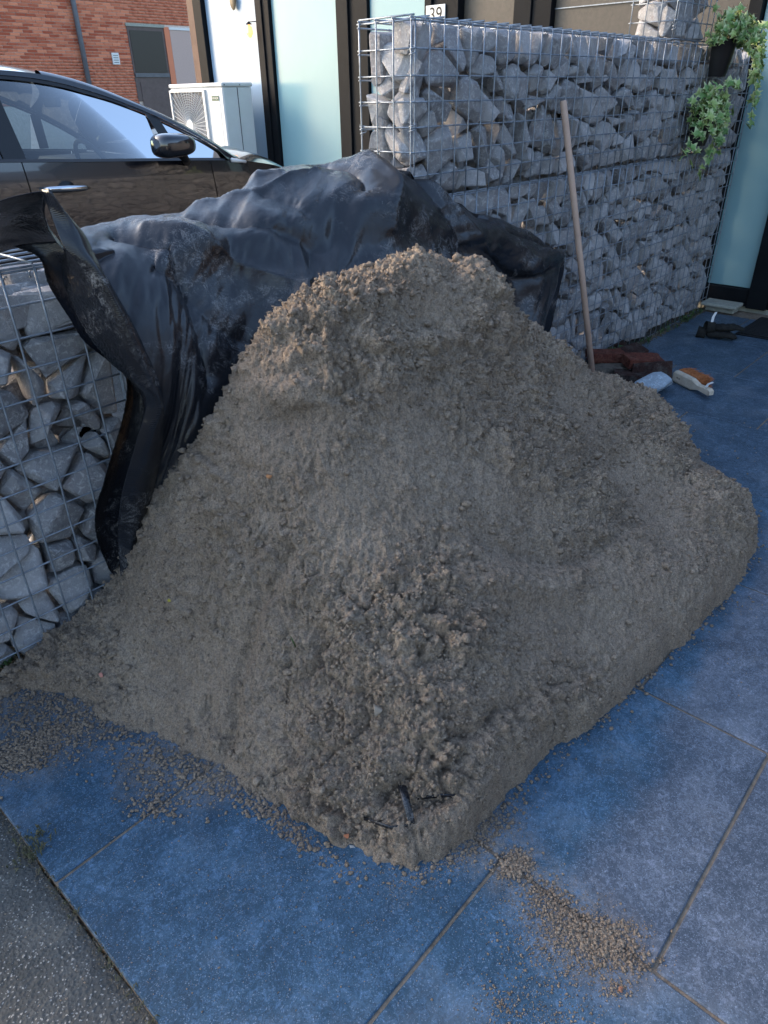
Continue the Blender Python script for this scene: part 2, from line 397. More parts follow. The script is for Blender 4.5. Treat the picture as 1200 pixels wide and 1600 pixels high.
# ================================================================ GABIONS
def voronoi_cells(W, H, pitch_s, pitch_t, jit, rnd, skip=.06):
    """cells in [0,W]x[0,H]"""
    pts = []
    nr = max(1, round(H / pitch_t)); nc = max(1, round(W / pitch_s)); dx, dy = W / nc, H / nr
    for r in range(nr):
        for c in range(nc):
            if nc > 3 and nr > 3 and rnd.random() < skip: continue
            pts.append(((c + .5 + (.25 if r % 2 else -.25) * (nc > 2) + rnd.uniform(-jit, jit)) * dx, (r + .5 + rnd.uniform(-jit, jit)) * dy, rnd.uniform(-.3, .3) * dx * dy))
    cells = []
    for i, (x, y, wi) in enumerate(pts):
        poly = [(0, 0), (W, 0), (W, H), (0, H)]
        for j, (u, v, wj) in enumerate(pts):
            if j == i or abs(u - x) > 3.2 * dx or abs(v - y) > 3.2 * dy: continue
            nx, ny = u - x, v - y; cc = (u * u + v * v - x * x - y * y + wi - wj) / 2
            out = []
            for a in range(len(poly)):
                p, q = poly[a], poly[(a + 1) % len(poly)]
                dp, dq = p[0] * nx + p[1] * ny - cc, q[0] * nx + q[1] * ny - cc
                if dp <= 0: out.append(p)
                if dp * dq < 0:
                    t = dp / (dp - dq); out.append((p[0] + (q[0] - p[0]) * t, p[1] + (q[1] - p[1]) * t))
            poly = out
            if len(poly) < 3: break
        if len(poly) >= 3: cells.append(poly)
    return cells
def stone_mesh(poly, rnd, gap, depth, bev=True):
    cx = sum(p[0] for p in poly) / len(poly); cy = sum(p[1] for p in poly) / len(poly)
    size = max(max(abs(p[0] - cx) for p in poly), max(abs(p[1] - cy) for p in poly))
    s = 1 - gap / max(size, .02); th = rnd.uniform(-.12, .12); ca, sa = math.cos(th), math.sin(th)
    bm = bmesh.new(); P = []
    n = len(poly); tx, ty = rnd.uniform(-.38, .38), rnd.uniform(-.42, .42); d0 = rnd.uniform(.0, .024)
    for i, (x, y) in enumerate(poly):
        if n > 5 and rnd.random() < .18: continue
        u, v = (x - cx) * s, (y - cy) * s; u, v = u * ca - v * sa, u * sa + v * ca
        k = rnd.uniform(.90, 1.02); kf = rnd.uniform(.46, .86)
        P.append((u * k, v * k, rnd.uniform(.018, .045) + d0))
        P.append((u * kf + rnd.uniform(-.006, .006), v * kf + rnd.uniform(-.006, .006), max(0, d0 + rnd.uniform(0, .012) + tx * u + ty * v)))
        P.append((u * .8, v * .8, depth * rnd.uniform(.75, 1)))
    for p in P: bm.verts.new(p)
    r = bmesh.ops.convex_hull(bm, input=bm.verts[:])
    dead = [v for v in bm.verts if not v.link_faces]
    bmesh.ops.delete(bm, geom=dead, context='VERTS')
    bmesh.ops.dissolve_limit(bm, angle_limit=rad(9), verts=bm.verts[:], edges=bm.edges[:])
    if bev:
        try: bmesh.ops.bevel(bm, geom=bm.edges[:] , offset=rnd.uniform(.0022, .005), segments=1, affect='EDGES', profile=.6, clamp_overlap=True)
        except Exception: pass
    bmesh.ops.triangulate(bm, faces=[f for f in bm.faces if len(f.verts) > 4])
    for v in bm.verts: v.co += Vector((rnd.uniform(-1, 1), rnd.uniform(-1, 1), rnd.uniform(-1, 1))) * .0012
    me = bpy.data.meshes.new('stone'); bm.to_mesh(me); bm.free(); me.materials.append(M['stone'])
    return me, cx, cy
def stone_face(parent, O, S, T, Nn, W, H, ps, pt, rnd, depth=.09, gap=.006, jit=.42, keep=None):
    """O origin, S/T in-plane unit vectors, Nn inward direction"""
    O, S, T, Nn = map(Vector, (O, S, T, Nn)); cnt = 0
    for poly in voronoi_cells(W, H, ps, pt, jit, rnd):
        me, cx, cy = stone_mesh(poly, rnd, gap, depth)
        w_ = O + S * cx + T * cy
        if keep and not keep(w_): bpy.data.meshes.remove(me); continue
        R3 = Matrix((S, T, Nn)).transposed()
        if R3.determinant() < 0: me.flip_normals()
        o = bpy.data.objects.new('stone', me); col.objects.link(o); o.parent = parent
        o.matrix_basis = Matrix.Translation(w_ - Vector(parent.location)) @ R3.to_4x4()
        cnt += 1
    return cnt
def stone_fill(parent, x0, x1, y0, y1, z0, z1, rnd, n, size=.055):
    V = []; F = []
    for i in range(n):
        c = Vector((rnd.uniform(x0, x1), rnd.uniform(y0, y1), rnd.uniform(z0, z1)))
        bm = bmesh.new()
        for k in range(10):
            v = Vector((rnd.gauss(0, 1), rnd.gauss(0, 1), rnd.gauss(0, 1))).normalized() * size * rnd.uniform(.7, 1.15); bm.verts.new(c + v)
        bmesh.ops.convex_hull(bm, input=bm.verts[:]); bmesh.ops.delete(bm, geom=[v for v in bm.verts if not v.link_faces], context='VERTS')
        bm.verts.index_update(); base = len(V)
        V += [tuple(v.co) for v in bm.verts]; F += [tuple(base + v.index for v in f.verts) for f in bm.faces]; bm.free()
    V = np.array(V); V[:, 0] = np.clip(V[:, 0], x0, x1); V[:, 1] = np.clip(V[:, 1], y0, y1); V[:, 2] = np.clip(V[:, 2], z0, z1)
    o = link('stone_fill', mesh_np('stone_fill', V, np.array(F)), M['stone'], parent); o['kind'] = 'stuff'; return o
WR = .0027
def wire_meshes():
    d = {}
    def get(L):
        k = round(L, 3)
        if k not in d:
            b = MB(); n = max(2, int(L / .12)); b.tube([(random.uniform(-.0009, .0009), random.uniform(-.0009, .0009), L * i / n) for i in range(n + 1)], WR, 6); me = b.mesh('wire'); me.materials.append(M['wire'])
            me.polygons.foreach_set('use_smooth', [True] * len(me.polygons)); d[k] = me
        return d[k]
    return get
getw = wire_meshes()
def wire(parent, a, b_):
    a, b_ = Vector(a), Vector(b_); L = (b_ - a).length; q = (b_ - a).to_track_quat('Z', 'Y')
    o = bpy.data.objects.new('wire', getw(L)); col.objects.link(o); o.parent = parent
    o.location = a - Vector(parent.location); o.rotation_mode = 'QUATERNION'; o.rotation_quaternion = q; return o
def mesh_panel(parent, O, S, T, out, W, H, pitch=.0735, hp=.0714, over=.012):
    """verticals outside, horizontals inside; out = outward normal"""
    O, S, T, out = map(Vector, (O, S, T, out)); n = round(W / pitch)
    for i in range(n + 1):
        wire(parent, O + S * (W * i / n) + out * WR * 3.1 - T * over * .5, O + S * (W * i / n) + out * WR * 3.1 + T * (H + over * .5))
    m_ = round(H / hp)
    for j in range(m_ + 1):
        jz = T * (H * j / m_)
        wire(parent, O + jz + out * WR - S * over, O + S * W + jz + out * WR + S * over)
def rings(parent, pts, axis, r=.011, turns=2.2, L=.03):
    for p in pts:
        b = MB(); ax = Vector(axis); u = ax.orthogonal().normalized(); v = ax.cross(u)
        b.tube([Vector(p) + ax * (L * (i / 14 - .5)) + (u * math.cos(i / 14 * turns * 6.283) + v * math.sin(i / 14 * turns * 6.283)) * r for i in range(15)], .0019, 5)
        b.build('spiral_clip', M['wire'], parent, True)
rnd = random.Random(3)
X0, YF, YB, ZM, ZT, XE = 1.987, 1.675, 1.895, .985, 1.498, 5.13
gl = empty('gabion_basket', (2.7, YF, 0), 'lower wire basket of grey stones behind the sand heap, under the tall stretch of wall', 'gabion', 'wire baskets of grey stone')
keep = lambda w_: True
stone_face(gl, (X0, YF + .008, .0), (1, 0, 0), (0, 0, 1), (0, 1, 0), 1.46, ZM + .006, .092, .098, rnd, .085)
stone_face(gl, (X0 + .006, YF + .03, .55), (0, 1, 0), (0, 0, 1), (1, 0, 0), YB - YF - .035, ZM - .55, .11, .12, rnd, .09)
mesh_panel(gl, (X0, YF, 0.0), (1, 0, 0), (0, 0, 1), (0, -1, 0), 1.46, ZM)
mesh_panel(gl, (X0, YF, .5), (0, 1, 0), (0, 0, 1), (-1, 0, 0), YB - YF, ZM - .5)
stone_fill(gl, X0 + .09, 3.46, YF + .085, YB - .02, 0, ZM + .01, rnd, 520, .06)
gr = empty('gabion_basket', (4.3, YF, 0), 'lower wire basket of grey stones beside the door panel, behind the brick heap', 'gabion', 'wire baskets of grey stone')
stone_face(gr, (3.45, YF + .008, .0), (1, 0, 0), (0, 0, 1), (0, 1, 0), XE - 3.45, ZM + .006, .10, .098, rnd, .085)
mesh_panel(gr, (3.45, YF, 0.0), (1, 0, 0), (0, 0, 1), (0, -1, 0), XE - 3.45, ZM)
stone_fill(gr, 3.44, XE, YF + .085, YB - .02, 0, ZM + .01, rnd, 520, .06)
gu = empty('gabion_basket', (3.0, YF, ZM), 'upper wire basket of grey stones topping the wall in front of the dark windows', 'gabion', 'wire baskets of grey stone')
stone_face(gu, (X0, YF + .008, ZM + .006), (1, 0, 0), (0, 0, 1), (0, 1, 0), XE - X0, ZT - ZM + .004, .092, .105, rnd, .085)
stone_face(gu, (X0 + .006, YF + .03, ZM + .006), (0, 1, 0), (0, 0, 1), (1, 0, 0), YB - YF - .035, ZT - ZM - .05, .115, .115, rnd, .09)
mesh_panel(gu, (X0, YF, ZM + .007), (1, 0, 0), (0, 0, 1), (0, -1, 0), XE - X0, ZT - ZM - .007)
mesh_panel(gu, (X0, YF, ZM + .007), (0, 1, 0), (0, 0, 1), (-1, 0, 0), YB - YF, ZT - ZM - .007)
mesh_panel(gu, (X0, YF, ZT + .004), (1, 0, 0), (0, 1, 0), (0, 0, 1), 1.90, YB - YF)
stone_fill(gu, X0 + .09, XE, YF + .085, YB - .02, ZM - .02, ZT - .02, rnd, 520, .06)
for z in (1.05, 1.2, 1.35): wire(gu, (X0 + .018, YF - .006, z), (X0 + .03, YF + .02, z + .08)) if False else None
rings(gu, [(X0, YF, ZM + .05), (X0, YF, 1.21), (X0, YF, 1.42), (X0, YB, 1.05), (X0, YB, 1.2)], (0, 0, 1))
rings(gu, [(X0 + .05 + .24 * i, YF, ZT) for i in range(13)], (1, 0, 0), .009)
gc = empty('gabion_column', (4.1, YF, ZT), 'narrow stone filled wire column rising above the wall beside the dark window', 'gabion', 'wire baskets of grey stone')
XC0, XC1 = 3.9, 4.34; ZC = 2.3
stone_face(gc, (XC0, YF + .008, ZT + .016), (1, 0, 0), (0, 0, 1), (0, 1, 0), XC1 - XC0, ZC - ZT - .02, .105, .11, rnd, .09)
stone_face(gc, (XC0 + .008, YF + .06, ZT + .016), (0, 1, 0), (0, 0, 1), (1, 0, 0), YB - YF - .06, ZC - ZT - .02, .085, .11, rnd, .09)
mesh_panel(gc, (XC0, YF, ZT + .014), (1, 0, 0), (0, 0, 1), (0, -1, 0), XC1 - XC0, ZC - ZT)
mesh_panel(gc, (XC0, YF, ZT + .014), (0, 1, 0), (0, 0, 1), (-1, 0, 0), YB - YF, ZC - ZT)
stone_fill(gc, XC0 + .08, XC1, YF + .08, YB - .01, ZT + .02, ZC, rnd, 60)
rings(gc, [(XC0, YF, 1.56), (XC0, YF, 1.68)], (0, 0, 1))

for par_, x0_, x1_, z0_, z1_ in ((gl, X0, 3.45, .5, ZM), (gr, 3.45, XE, .0, ZM), (gu, X0, XE, ZM, ZT - .01)):
    V = []; F = []
    stone_face(par_, (x1_, YB - .004, z0_ + .004), (-1, 0, 0), (0, 0, 1), (0, -1, 0), x1_ - x0_, z1_ - z0_ - .006, .15, .13, rnd, .09, .002, .3)
    mesh_panel(par_, (x0_, YB, z0_), (1, 0, 0), (0, 0, 1), (0, 1, 0), x1_ - x0_, z1_ - z0_, .147, .0714)
# left gabion
LX0, LX1, LYF, LYB, LZ = -.36, .815, 1.655, 1.875, .985
gf = empty('gabion_basket', (.3, LYF, 0), 'low wire basket of big grey stones at the left, its end under the black tarp', 'gabion', 'wire baskets of grey stone')
stone_face(gf, (LX0, LYF + .010, .0), (1, 0, 0), (0, 0, 1), (0, 1, 0), LX1 - LX0, LZ - .05, .100, .096, rnd, .10, gap=.0035)
stone_face(gf, (LX0, LYF + .03, LZ - .05), (1, 0, 0), (0, 1, 0), (0, 0, -1), LX1 - LX0, LYB - LYF - .03, .11, .095, rnd, .09)
mesh_panel(gf, (LX0, LYF, 0.0), (1, 0, 0), (0, 0, 1), (0, -1, 0), LX1 - LX0, LZ)
mesh_panel(gf, (LX0, LYF, LZ + .003), (1, 0, 0), (0, 1, 0), (0, 0, 1), LX1 - LX0, LYB - LYF, hp=.055)
wire(gf, (.52, LYF, LZ + .012), (.70, LYB, LZ + .014)); wire(gf, (LX1, LYF, 0), (LX1, LYF, LZ))
stone_face(gf, (LX1, LYB - .004, .004), (-1, 0, 0), (0, 0, 1), (0, -1, 0), LX1 - LX0, LZ - .02, .15, .13, rnd, .10, .002, .3)
stone_fill(gf, LX0, LX1, LYF + .09, LYB - .01, 0, LZ - .06, rnd, 420, .06)
rings(gf, [(.665, LYF, .975), (.592, LYF - .002, .97)], (1, 0, 0), .008)

# ================================================================ SAND HEAP
poly = [(-.05, 1.66), (.10, 1.635), (.29, 1.63), (.37, 1.53), (.43, 1.40), (.455, 1.26), (.478, 1.13), (.508, 1.00), (.53, .87), (.545, .73), (.575, .60), (.628, .528), (.72, .495), (.822, .483), (.95, .474), (1.08, .462), (1.24, .44), (1.388, .425), (1.6, .40), (1.8, .385), (2.05, .383), (2.23, .40), (2.40, .47), (2.54, .59), (2.66, .71), (2.75, .95), (2.80, 1.25), (2.82, 1.66)]
PL = np.array(poly)
def sdf(X, Y):
    d = np.full(X.shape, 9.0); inside = np.zeros(X.shape, bool); n = len(PL)
    for i in range(n):
        a, b_ = PL[i], PL[(i + 1) % n]; e = b_ - a
        t = np.clip(((X - a[0]) * e[0] + (Y - a[1]) * e[1]) / (e @ e), 0, 1)
        dd = np.hypot(X - a[0] - t * e[0], Y - a[1] - t * e[1])
        if not (a[1] > 1.65 and b_[1] > 1.65): d = np.minimum(d, dd)
        c = ((a[1] > Y) != (b_[1] > Y)) & (X < (b_[0] - a[0]) * (Y - a[1]) / (b_[1] - a[1] + 1e-12) + a[0]); inside ^= c
    return np.where(inside, d, -d)
cp = []
def c3(px, py, Y): v = at(px, py, 1, Y); cp.append((v.x, v.y, v.z - (.055 if px > 900 else .035 if px > 840 else .028 if px > 720 else .050 if px > 600 else .034 if px > 460 else .014)))
for q in [(200, 880, 1.60), (228, 800, 1.57), (260, 740, 1.54), (300, 690, 1.50), (350, 640, 1.44), (385, 550, 1.33), (405, 515, 1.30), (430, 498, 1.28), (490, 445, 1.25), (510, 434, 1.24), (580, 430, 1.22), (612, 412, 1.21), (650, 392, 1.20), (700, 402, 1.19), (750, 408, 1.18), (768, 450, 1.17), (785, 485, 1.16), (830, 512, 1.13), (920, 562, 1.07), (1000, 602, 1.0), (1050, 642, .90), (1080, 690, .79)]: c3(*q)
# rim heights inside the footprint
for x, y, z in [(.10, 1.62, .0), (.30, 1.62, .02), (.50, 1.6, .08), (.62, 1.60, .14), (.36, 1.50, .015), (.50, 1.40, .06), (.56, 1.20, .08), (.58, 1.02, .055), (.60, .85, .05), (.62, .72, .045), (.66, .60, .07), (.80, .52, .095), (1.0, .505, .095), (1.25, .48, .10), (1.5, .455, .105), (1.75, .44, .115), (2.0, .43, .125), (2.2, .44, .12), (2.36, .50, .09), (2.5, .6, .07), (2.6, .74, .04), (2.68, .98, .04), (2.72, 1.25, .04), (2.5, 1.3, .16), (2.7, 1.6, 0.0),
                (.80, 1.0, .34), (.9, .8, .34), (.85, .66, .22), (1.05, .95, .53), (1.2, .75, .39), (1.25, 1.05, .72), (1.5, .8, .43), (1.5, 1.0, .66), (1.6, .62, .27), (1.8, .8, .37), (1.8, 1.0, .56), (1.9, .62, .26), (2.15, .75, .30), (2.2, .95, .41), (2.1, .58, .25), (2.42, .72, .17), (.75, 1.25, .40), (.66, 1.4, .26),
                (1.45, 1.45, .80), (1.8, 1.45, .62), (2.2, 1.45, .36), (1.2, 1.45, .72), (.98, 1.6, .45), (1.5, 1.66, .6), (2.0, 1.66, .4), (2.4, 1.64, .18)]:
    cp.append((x, y, z))
cp = np.array(cp)
def rbf_fit(C, lam=2e-4):
    n = len(C); r2 = ((C[:, None, :2] - C[None, :, :2]) ** 2).sum(-1); K = .5 * r2 * np.log(r2 + 1e-9) + lam * np.eye(n)
    A = np.hstack([np.ones((n, 1)), C[:, :2]]); S = np.block([[K, A], [A.T, np.zeros((3, 3))]])
    return np.linalg.solve(S, np.concatenate([C[:, 2], np.zeros(3)]))
def rbf_eval(C, sol, X, Y):
    o = sol[len(C)] + sol[len(C) + 1] * X + sol[len(C) + 2] * Y
    for i in range(len(C)):
        r2 = (X - C[i, 0]) ** 2 + (Y - C[i, 1]) ** 2; o = o + sol[i] * .5 * r2 * np.log(r2 + 1e-9)
    return o
sol = rbf_fit(cp)
GS = .0036
gx = np.arange(-.14, 2.86, GS); gy = np.arange(.33, 1.652, GS)
GX, GY = np.meshgrid(gx, gy); sh = GX.shape; X = GX.ravel(); Y = GY.ravel()
ea = .010 + .022 * sstep(.9, .5, X); wX = X + ea * fbm(np.stack([X, Y, 0 * X], 1), 11, 4, 60, .65); wY = Y + ea * fbm(np.stack([X, Y, 0 * X + 5], 1), 11, 4, 61, .65)
D = sdf(wX, wY)
Z = rbf_eval(cp, sol, X, Y)
steep = 3.0 * sstep(.60, .75, X) * sstep(1.0, .7, Y) + .55
Zw = np.where(D > 0, D * (.45 + steep) + 7 * np.clip(D - .07, 0, None), D * 1.5)
k_ = .03; hh = np.clip(.5 + .5 * (Zw - Z) / k_, 0, 1); Z = Zw * (1 - hh) + Z * hh - k_ * hh * (1 - hh)
def proj(P):
    d = P - np.array([0, 0, CAM_H]); z = d @ np.array(BF); return 600 + FPX * (d @ np.array(BR)) / z, 800 - FPX * (d @ np.array(BU)) / z
PP = np.stack([X, Y, Z], 1); U_, V_ = proj(PP)       # landmarks of the heap are laid out from the photograph once, in the heap's own surface
def blob(cx, cy, rx, ry, ang=0):
    c, s_ = math.cos(rad(ang)), math.sin(rad(ang)); dx, dy = U_ - cx, V_ - cy
    return np.exp(-(((dx * c + dy * s_) / rx) ** 2 + ((-dx * s_ + dy * c) / ry) ** 2))
def seg(pts, wdt):
    d = np.full(U_.shape, 1e9)
    for (a, b_) in zip(pts[:-1], pts[1:]):
        ex, ey = b_[0] - a[0], b_[1] - a[1]; t = np.clip(((U_ - a[0]) * ex + (V_ - a[1]) * ey) / (ex * ex + ey * ey), 0, 1)
        d = np.minimum(d, np.hypot(U_ - a[0] - t * ex, V_ - a[1] - t * ey))
    return np.exp(-(d / wdt) ** 2)
# broad features
feat = .016 * fbm(PP, 3.4, 3, 9) * sstep(.0, .25, Z)
feat += .018 * blob(850, 700, 110, 60, 30) + .022 * blob(830, 915, 150, 24, 6)
feat += .030 * blob(1115, 790, 40, 30) - .030 * blob(1060, 740, 40, 30) + .02 * blob(1050, 900, 60, 40)
feat -= .022 * seg([(455, 860), (400, 960), (372, 1060), (358, 1170)], 12); feat += .018 * seg([(420, 960), (400, 1060), (400, 1150)], 26)
feat -= .020 * seg([(330, 850), (300, 960), (270, 1060)], 26)
feat -= .030 * seg([(600, 1245), (640, 1262), (690, 1248)], 16) + .03 * blob(640, 1225, 40, 20)
feat -= .026 * seg([(770, 1110), (740, 1150), (700, 1150)], 9) + .020 * seg([(720, 1180), (690, 1205)], 9)
feat -= .02 * seg([(505, 990), (500, 1040), (480, 1060)], 10)
feat += .008 * blob(655, 408, 16, 22) + .016 * blob(745, 425, 26, 30) - .014 * blob(700, 430, 18, 18)
feat += .022 * blob(470, 610, 50, 18) - .020 * blob(440, 660, 50, 22) - .02 * blob(670, 500, 34, 26) + .016 * blob(640, 540, 60, 20)
feat += .008 * seg([(620, 560), (640, 700), (640, 800)], 40)
feat += .010 * seg([(790, 500), (900, 575), (1000, 650), (1060, 720), (1110, 790)], 34) - .020 * seg([(870, 620), (960, 710), (1030, 790)], 34)
feat += .014 * seg([(560, 1000), (640, 1060), (740, 1100)], 24)
def scoop(line, depth, fall, soft=5.0):
    lx = [p[0] for p in line]; ly = np.interp(U_, lx, [p[1] for p in line]); w_ = sstep(lx[0] - 10, lx[0] + 35, U_) * sstep(lx[-1] + 10, lx[-1] - 35, U_)
    return -depth * np.exp(-np.clip(ly - V_, 0, None) / fall) * sstep(soft, -soft, V_ - ly) * w_
feat += scoop([(735, 838), (790, 868), (860, 886), (915, 884), (960, 850), (1000, 815)], .036, 50, 16)
feat += scoop([(930, 800), (985, 826), (1040, 815)], .026, 34, 10) + scoop([(300, 700), (352, 742), (392, 760)], .014, 30)
feat += scoop([(440, 640), (500, 632), (560, 648)], -.016, 10) + scoop([(610, 1250), (650, 1264), (740, 1248)], .020, 22)
feat -= .006 * seg([(1110, 912), (990, 1012), (870, 1118), (790, 1190)], 3.0)
# cracks/scarps: ridged noise
rid = 1 - np.abs(fbm(PP + .05 * np.stack([fbm(PP, 5, 2, 70), fbm(PP, 5, 2, 71), fbm(PP, 5, 2, 72)], 1), 7, 3, 30)); 
gZy, gZx = np.gradient(Z.reshape(sh), GS); nx = -gZx.ravel(); ny = -gZy.ravel(); nl = np.sqrt(nx ** 2 + ny ** 2 + 1); NN = np.stack([nx / nl, ny / nl, 1 / nl], 1)
PP = PP + NN * feat[:, None]
inside = sstep(-.01, .05, D)
clod = np.clip(.47 + .62 * fbm(PP, 4.2, 3, 50), 0, 1)
clod = np.clip(clod + .6 * blob(640, 1180, 190, 110) + .25 * blob(480, 480, 110, 70) + .5 * seg([(780, 480), (950, 600), (1080, 740), (1120, 860)], 50) + .35 * blob(500, 1060, 90, 90) + .3 * blob(560, 600, 110, 60) - .35 * blob(830, 800, 110, 75) - .2 * blob(760, 640, 60, 90) - .35 * blob(290, 760, 50, 90) - .3 * blob(300, 1020, 60, 90) - .8 * blob(672, 492, 36, 26) - .4 * blob(930, 980, 100, 60), 0, 1)
wp = PP + np.stack([.010 * fbm(PP, 38, 3, 80, .7), .010 * fbm(PP, 38, 3, 84, .7), .010 * fbm(PP, 38, 3, 88, .7)], 1)
disp = np.zeros(len(PP)); dry = np.zeros(len(PP))
for f, amp, sd_, th in ((13, .0180, 101, .64), (27, .0140, 102, .46), (52, .0105, 103, .18), (92, .0066, 104, -.1)):
    f1, f2, iv = worley(wp, f, sd_)
    pres = sstep(th - .12, th + .12, iv * .55 + clod * .75 - .12)
    blk = sstep(.02, .30, f2 - f1) * (.35 + .9 * iv); dome = np.sqrt(np.clip(1 - (f1 / .62) ** 2, 0, 1)) * (.55 + .7 * iv)
    l_ = (.55 * blk + .45 * dome) if f > 20 else dome
    disp += amp * l_ * pres * (.35 + .65 * clod)
    dry += l_ * pres * (.3 if f > 20 else .15)
disp += .0060 * fbm(PP, 42, 4, 90, .65) * (.6 + .6 * clod) + .0022 * fbm(PP, 130, 2, 95)
disp -= .016 * sstep(.90, .99, rid) * clod
disp *= inside
PP = PP + NN * disp[:, None]
PP[:, 2] += .0012 * fbm(PP, 200, 1, 97)
moist_shade = np.clip(sstep(.35, .0, clod) * .25 + .55 * blob(910, 830, 110, 34) + .5 * blob(640, 1240, 70, 36) + .4 * blob(440, 650, 60, 30) + .35 * seg([(200, 900), (300, 700)], 30) + .5 * sstep(.07, .0, PP[:, 2]), 0, 1) * (0.6 + .4 * vnoise(PP, 12, 5))  # damp smooth sand and foot, plus shade painted into scarp and hollows
dry_lit = np.clip(dry * .45 * sstep(.1, .5, PP[:, 2]) + .55 * seg([(430, 500), (650, 400), (790, 480), (950, 590), (1050, 690), (1120, 770)], 34) * sstep(.3, .7, clod) + .4 * blob(1150, 830, 30, 50) + .4 * blob(1120, 770, 30, 14), 0, 1) * np.clip(.55 + .9 * fbm(PP, 20, 3, 44), 0, 1)  # drier lump tops, plus warm light painted on crest and right toe
keepv = (PP[:, 2] > -.014)
idx = np.arange(len(PP)).reshape(sh)
F = np.stack([idx[:-1, :-1], idx[:-1, 1:], idx[1:, 1:], idx[1:, :-1]], -1).reshape(-1, 4)
F = F[keepv[F].all(1)]
used = np.zeros(len(PP), bool); used[F.ravel()] = True; remap = np.cumsum(used) - 1
SV = PP[used]; SF = remap[F]
heap = link('sand_heap', mesh_np('sand_heap', SV, SF, {'dry': dry_lit[used], 'moist_shade': moist_shade[used]}), M['sand'], smooth=True)
tag(heap, 'large heap of damp grey brown sand slumped across the blue slate tiles', 'sand heap')
NNs = NN[used]; clods_v = clod[used]

# crumbs: small irregular lumps lying on the heap and on the tiles
def ico(nv=12):
    bm = bmesh.new(); bmesh.ops.create_icosphere(bm, subdivisions=1, radius=1); bm.verts.ensure_lookup_table(); bm.verts.index_update()
    V = np.array([v.co[:] for v in bm.verts]); F = np.array([[v.index for v in f.verts] for f in bm.faces]); bm.free(); return V, F
IV, IF = ico()
def crumbs(name, C, R, m, parent=None, seed=0, flat=.75):
    g = np.random.default_rng(seed); n = len(C); R = np.asarray(R)
    J = 1 + .42 * g.uniform(-1, 1, (n, len(IV))); S = g.uniform(.7, 1.25, (n, 1, 3)); S[:, :, 2] *= flat
    V = IV[None] * J[..., None] * S * R[:, None, None]; a = g.uniform(0, 6.283, n); ca, sa = np.cos(a)[:, None], np.sin(a)[:, None]
    Vx = V[..., 0] * ca - V[..., 1] * sa; Vy = V[..., 0] * sa + V[..., 1] * ca; V = np.stack([Vx, Vy, V[..., 2]], -1) + np.asarray(C)[:, None]
    Fa = (IF[None] + (np.arange(n) * len(IV))[:, None, None]).reshape(-1, 3)
    o = link(name, mesh_np(name, V.reshape(-1, 3), Fa), m, parent, False); o['kind'] = 'stuff'; return o
g = np.random.default_rng(5)
w8 = clods_v ** 1.2 * (SV[:, 2] > .01) + .12; w8 = w8 / w8.sum(); ii = g.choice(len(SV), 42000, p=w8)
R = .0016 + .0042 * g.random(len(ii)) ** 3.0; big = g.random(len(ii)) < .012; R[big] = g.uniform(.007, .013, big.sum())
crumbs('sand_crumbs', SV[ii] + NNs[ii] * (R * .35)[:, None], R, M['sand'], heap, 1)
# spill on the tiles
cl = []
def spill(px, py, sx, sy, n, rmax=.006, ang=0):
    for i in range(int(n * 3)):
        a, b_ = random.gauss(0, 1), random.gauss(0, 1); c, s_ = math.cos(rad(ang)), math.sin(rad(ang))
        u, v = a * sx, b_ * sy; p = at(px + u * c - v * s_, py + u * s_ + v * c, 2, 0.0)
        if p.x < -.2 or p.length > 8: continue
        r = .0008 + (rmax * .85 - .0008) * random.random() ** 5; cl.append((p.x, p.y, r * .5, r))
spill(805, 1352, 15, 12, 420, .005); spill(865, 1412, 34, 15, 420, .004, 38); spill(930, 1470, 42, 17, 900, .005, 25); spill(905, 1500, 50, 26, 350, .003)
spill(860, 1440, 50, 30, 260, .003); spill(960, 1455, 26, 10, 240, .004); spill(790, 1570, 26, 30, 120, .003); spill(880, 1590, 40, 14, 80, .003); spill(965, 1545, 12, 8, 60, .003)
spill(760, 1300, 40, 14, 330, .005, -40); spill(690, 1350, 40, 12, 130, .003, -30)
spill(50, 1100, 60, 45, 1300, .006); spill(60, 1160, 50, 14, 800, .006, -22); spill(20, 1195, 40, 10, 300, .006, -15); spill(150, 1100, 70, 30, 700, .005)
spill(250, 1205, 60, 22, 330, .006, 20); spill(330, 1210, 60, 14, 420, .006, 28); spill(430, 1275, 60, 10, 420, .0055, 40); spill(240, 1262, 24, 12, 130, .006)
spill(1130, 1000, 90, 60, 40, .003); spill(250, 1420, 160, 120, 160, .0024); spill(560, 1400, 120, 80, 140, .0022); spill(1100, 700, 60, 40, 60, .005); spill(1165, 950, 20, 10, 30, .004)
for t in np.linspace(0, 1, 900):      # grains hugging the foot of the heap
    k = t * (len(poly) - 5) + 2; i = int(k); a, b_ = PL[i], PL[i + 1]; p = a + (b_ - a) * (k - i)
    c = PL.mean(0); dn = (p - c) / np.linalg.norm(p - c); q = p + dn * abs(random.gauss(0, .022)); r = .0013 + .0045 * random.random() ** 3
    cl.append((q[0] + random.gauss(0, .01), q[1], r * .5, r))
cl = np.array(cl)
o = crumbs('sand_crumbs', cl[:, :3], cl[:, 3], M['sand'], None, 2); o['label'] = 'scattered sand crumbs spilled over the slate tiles'
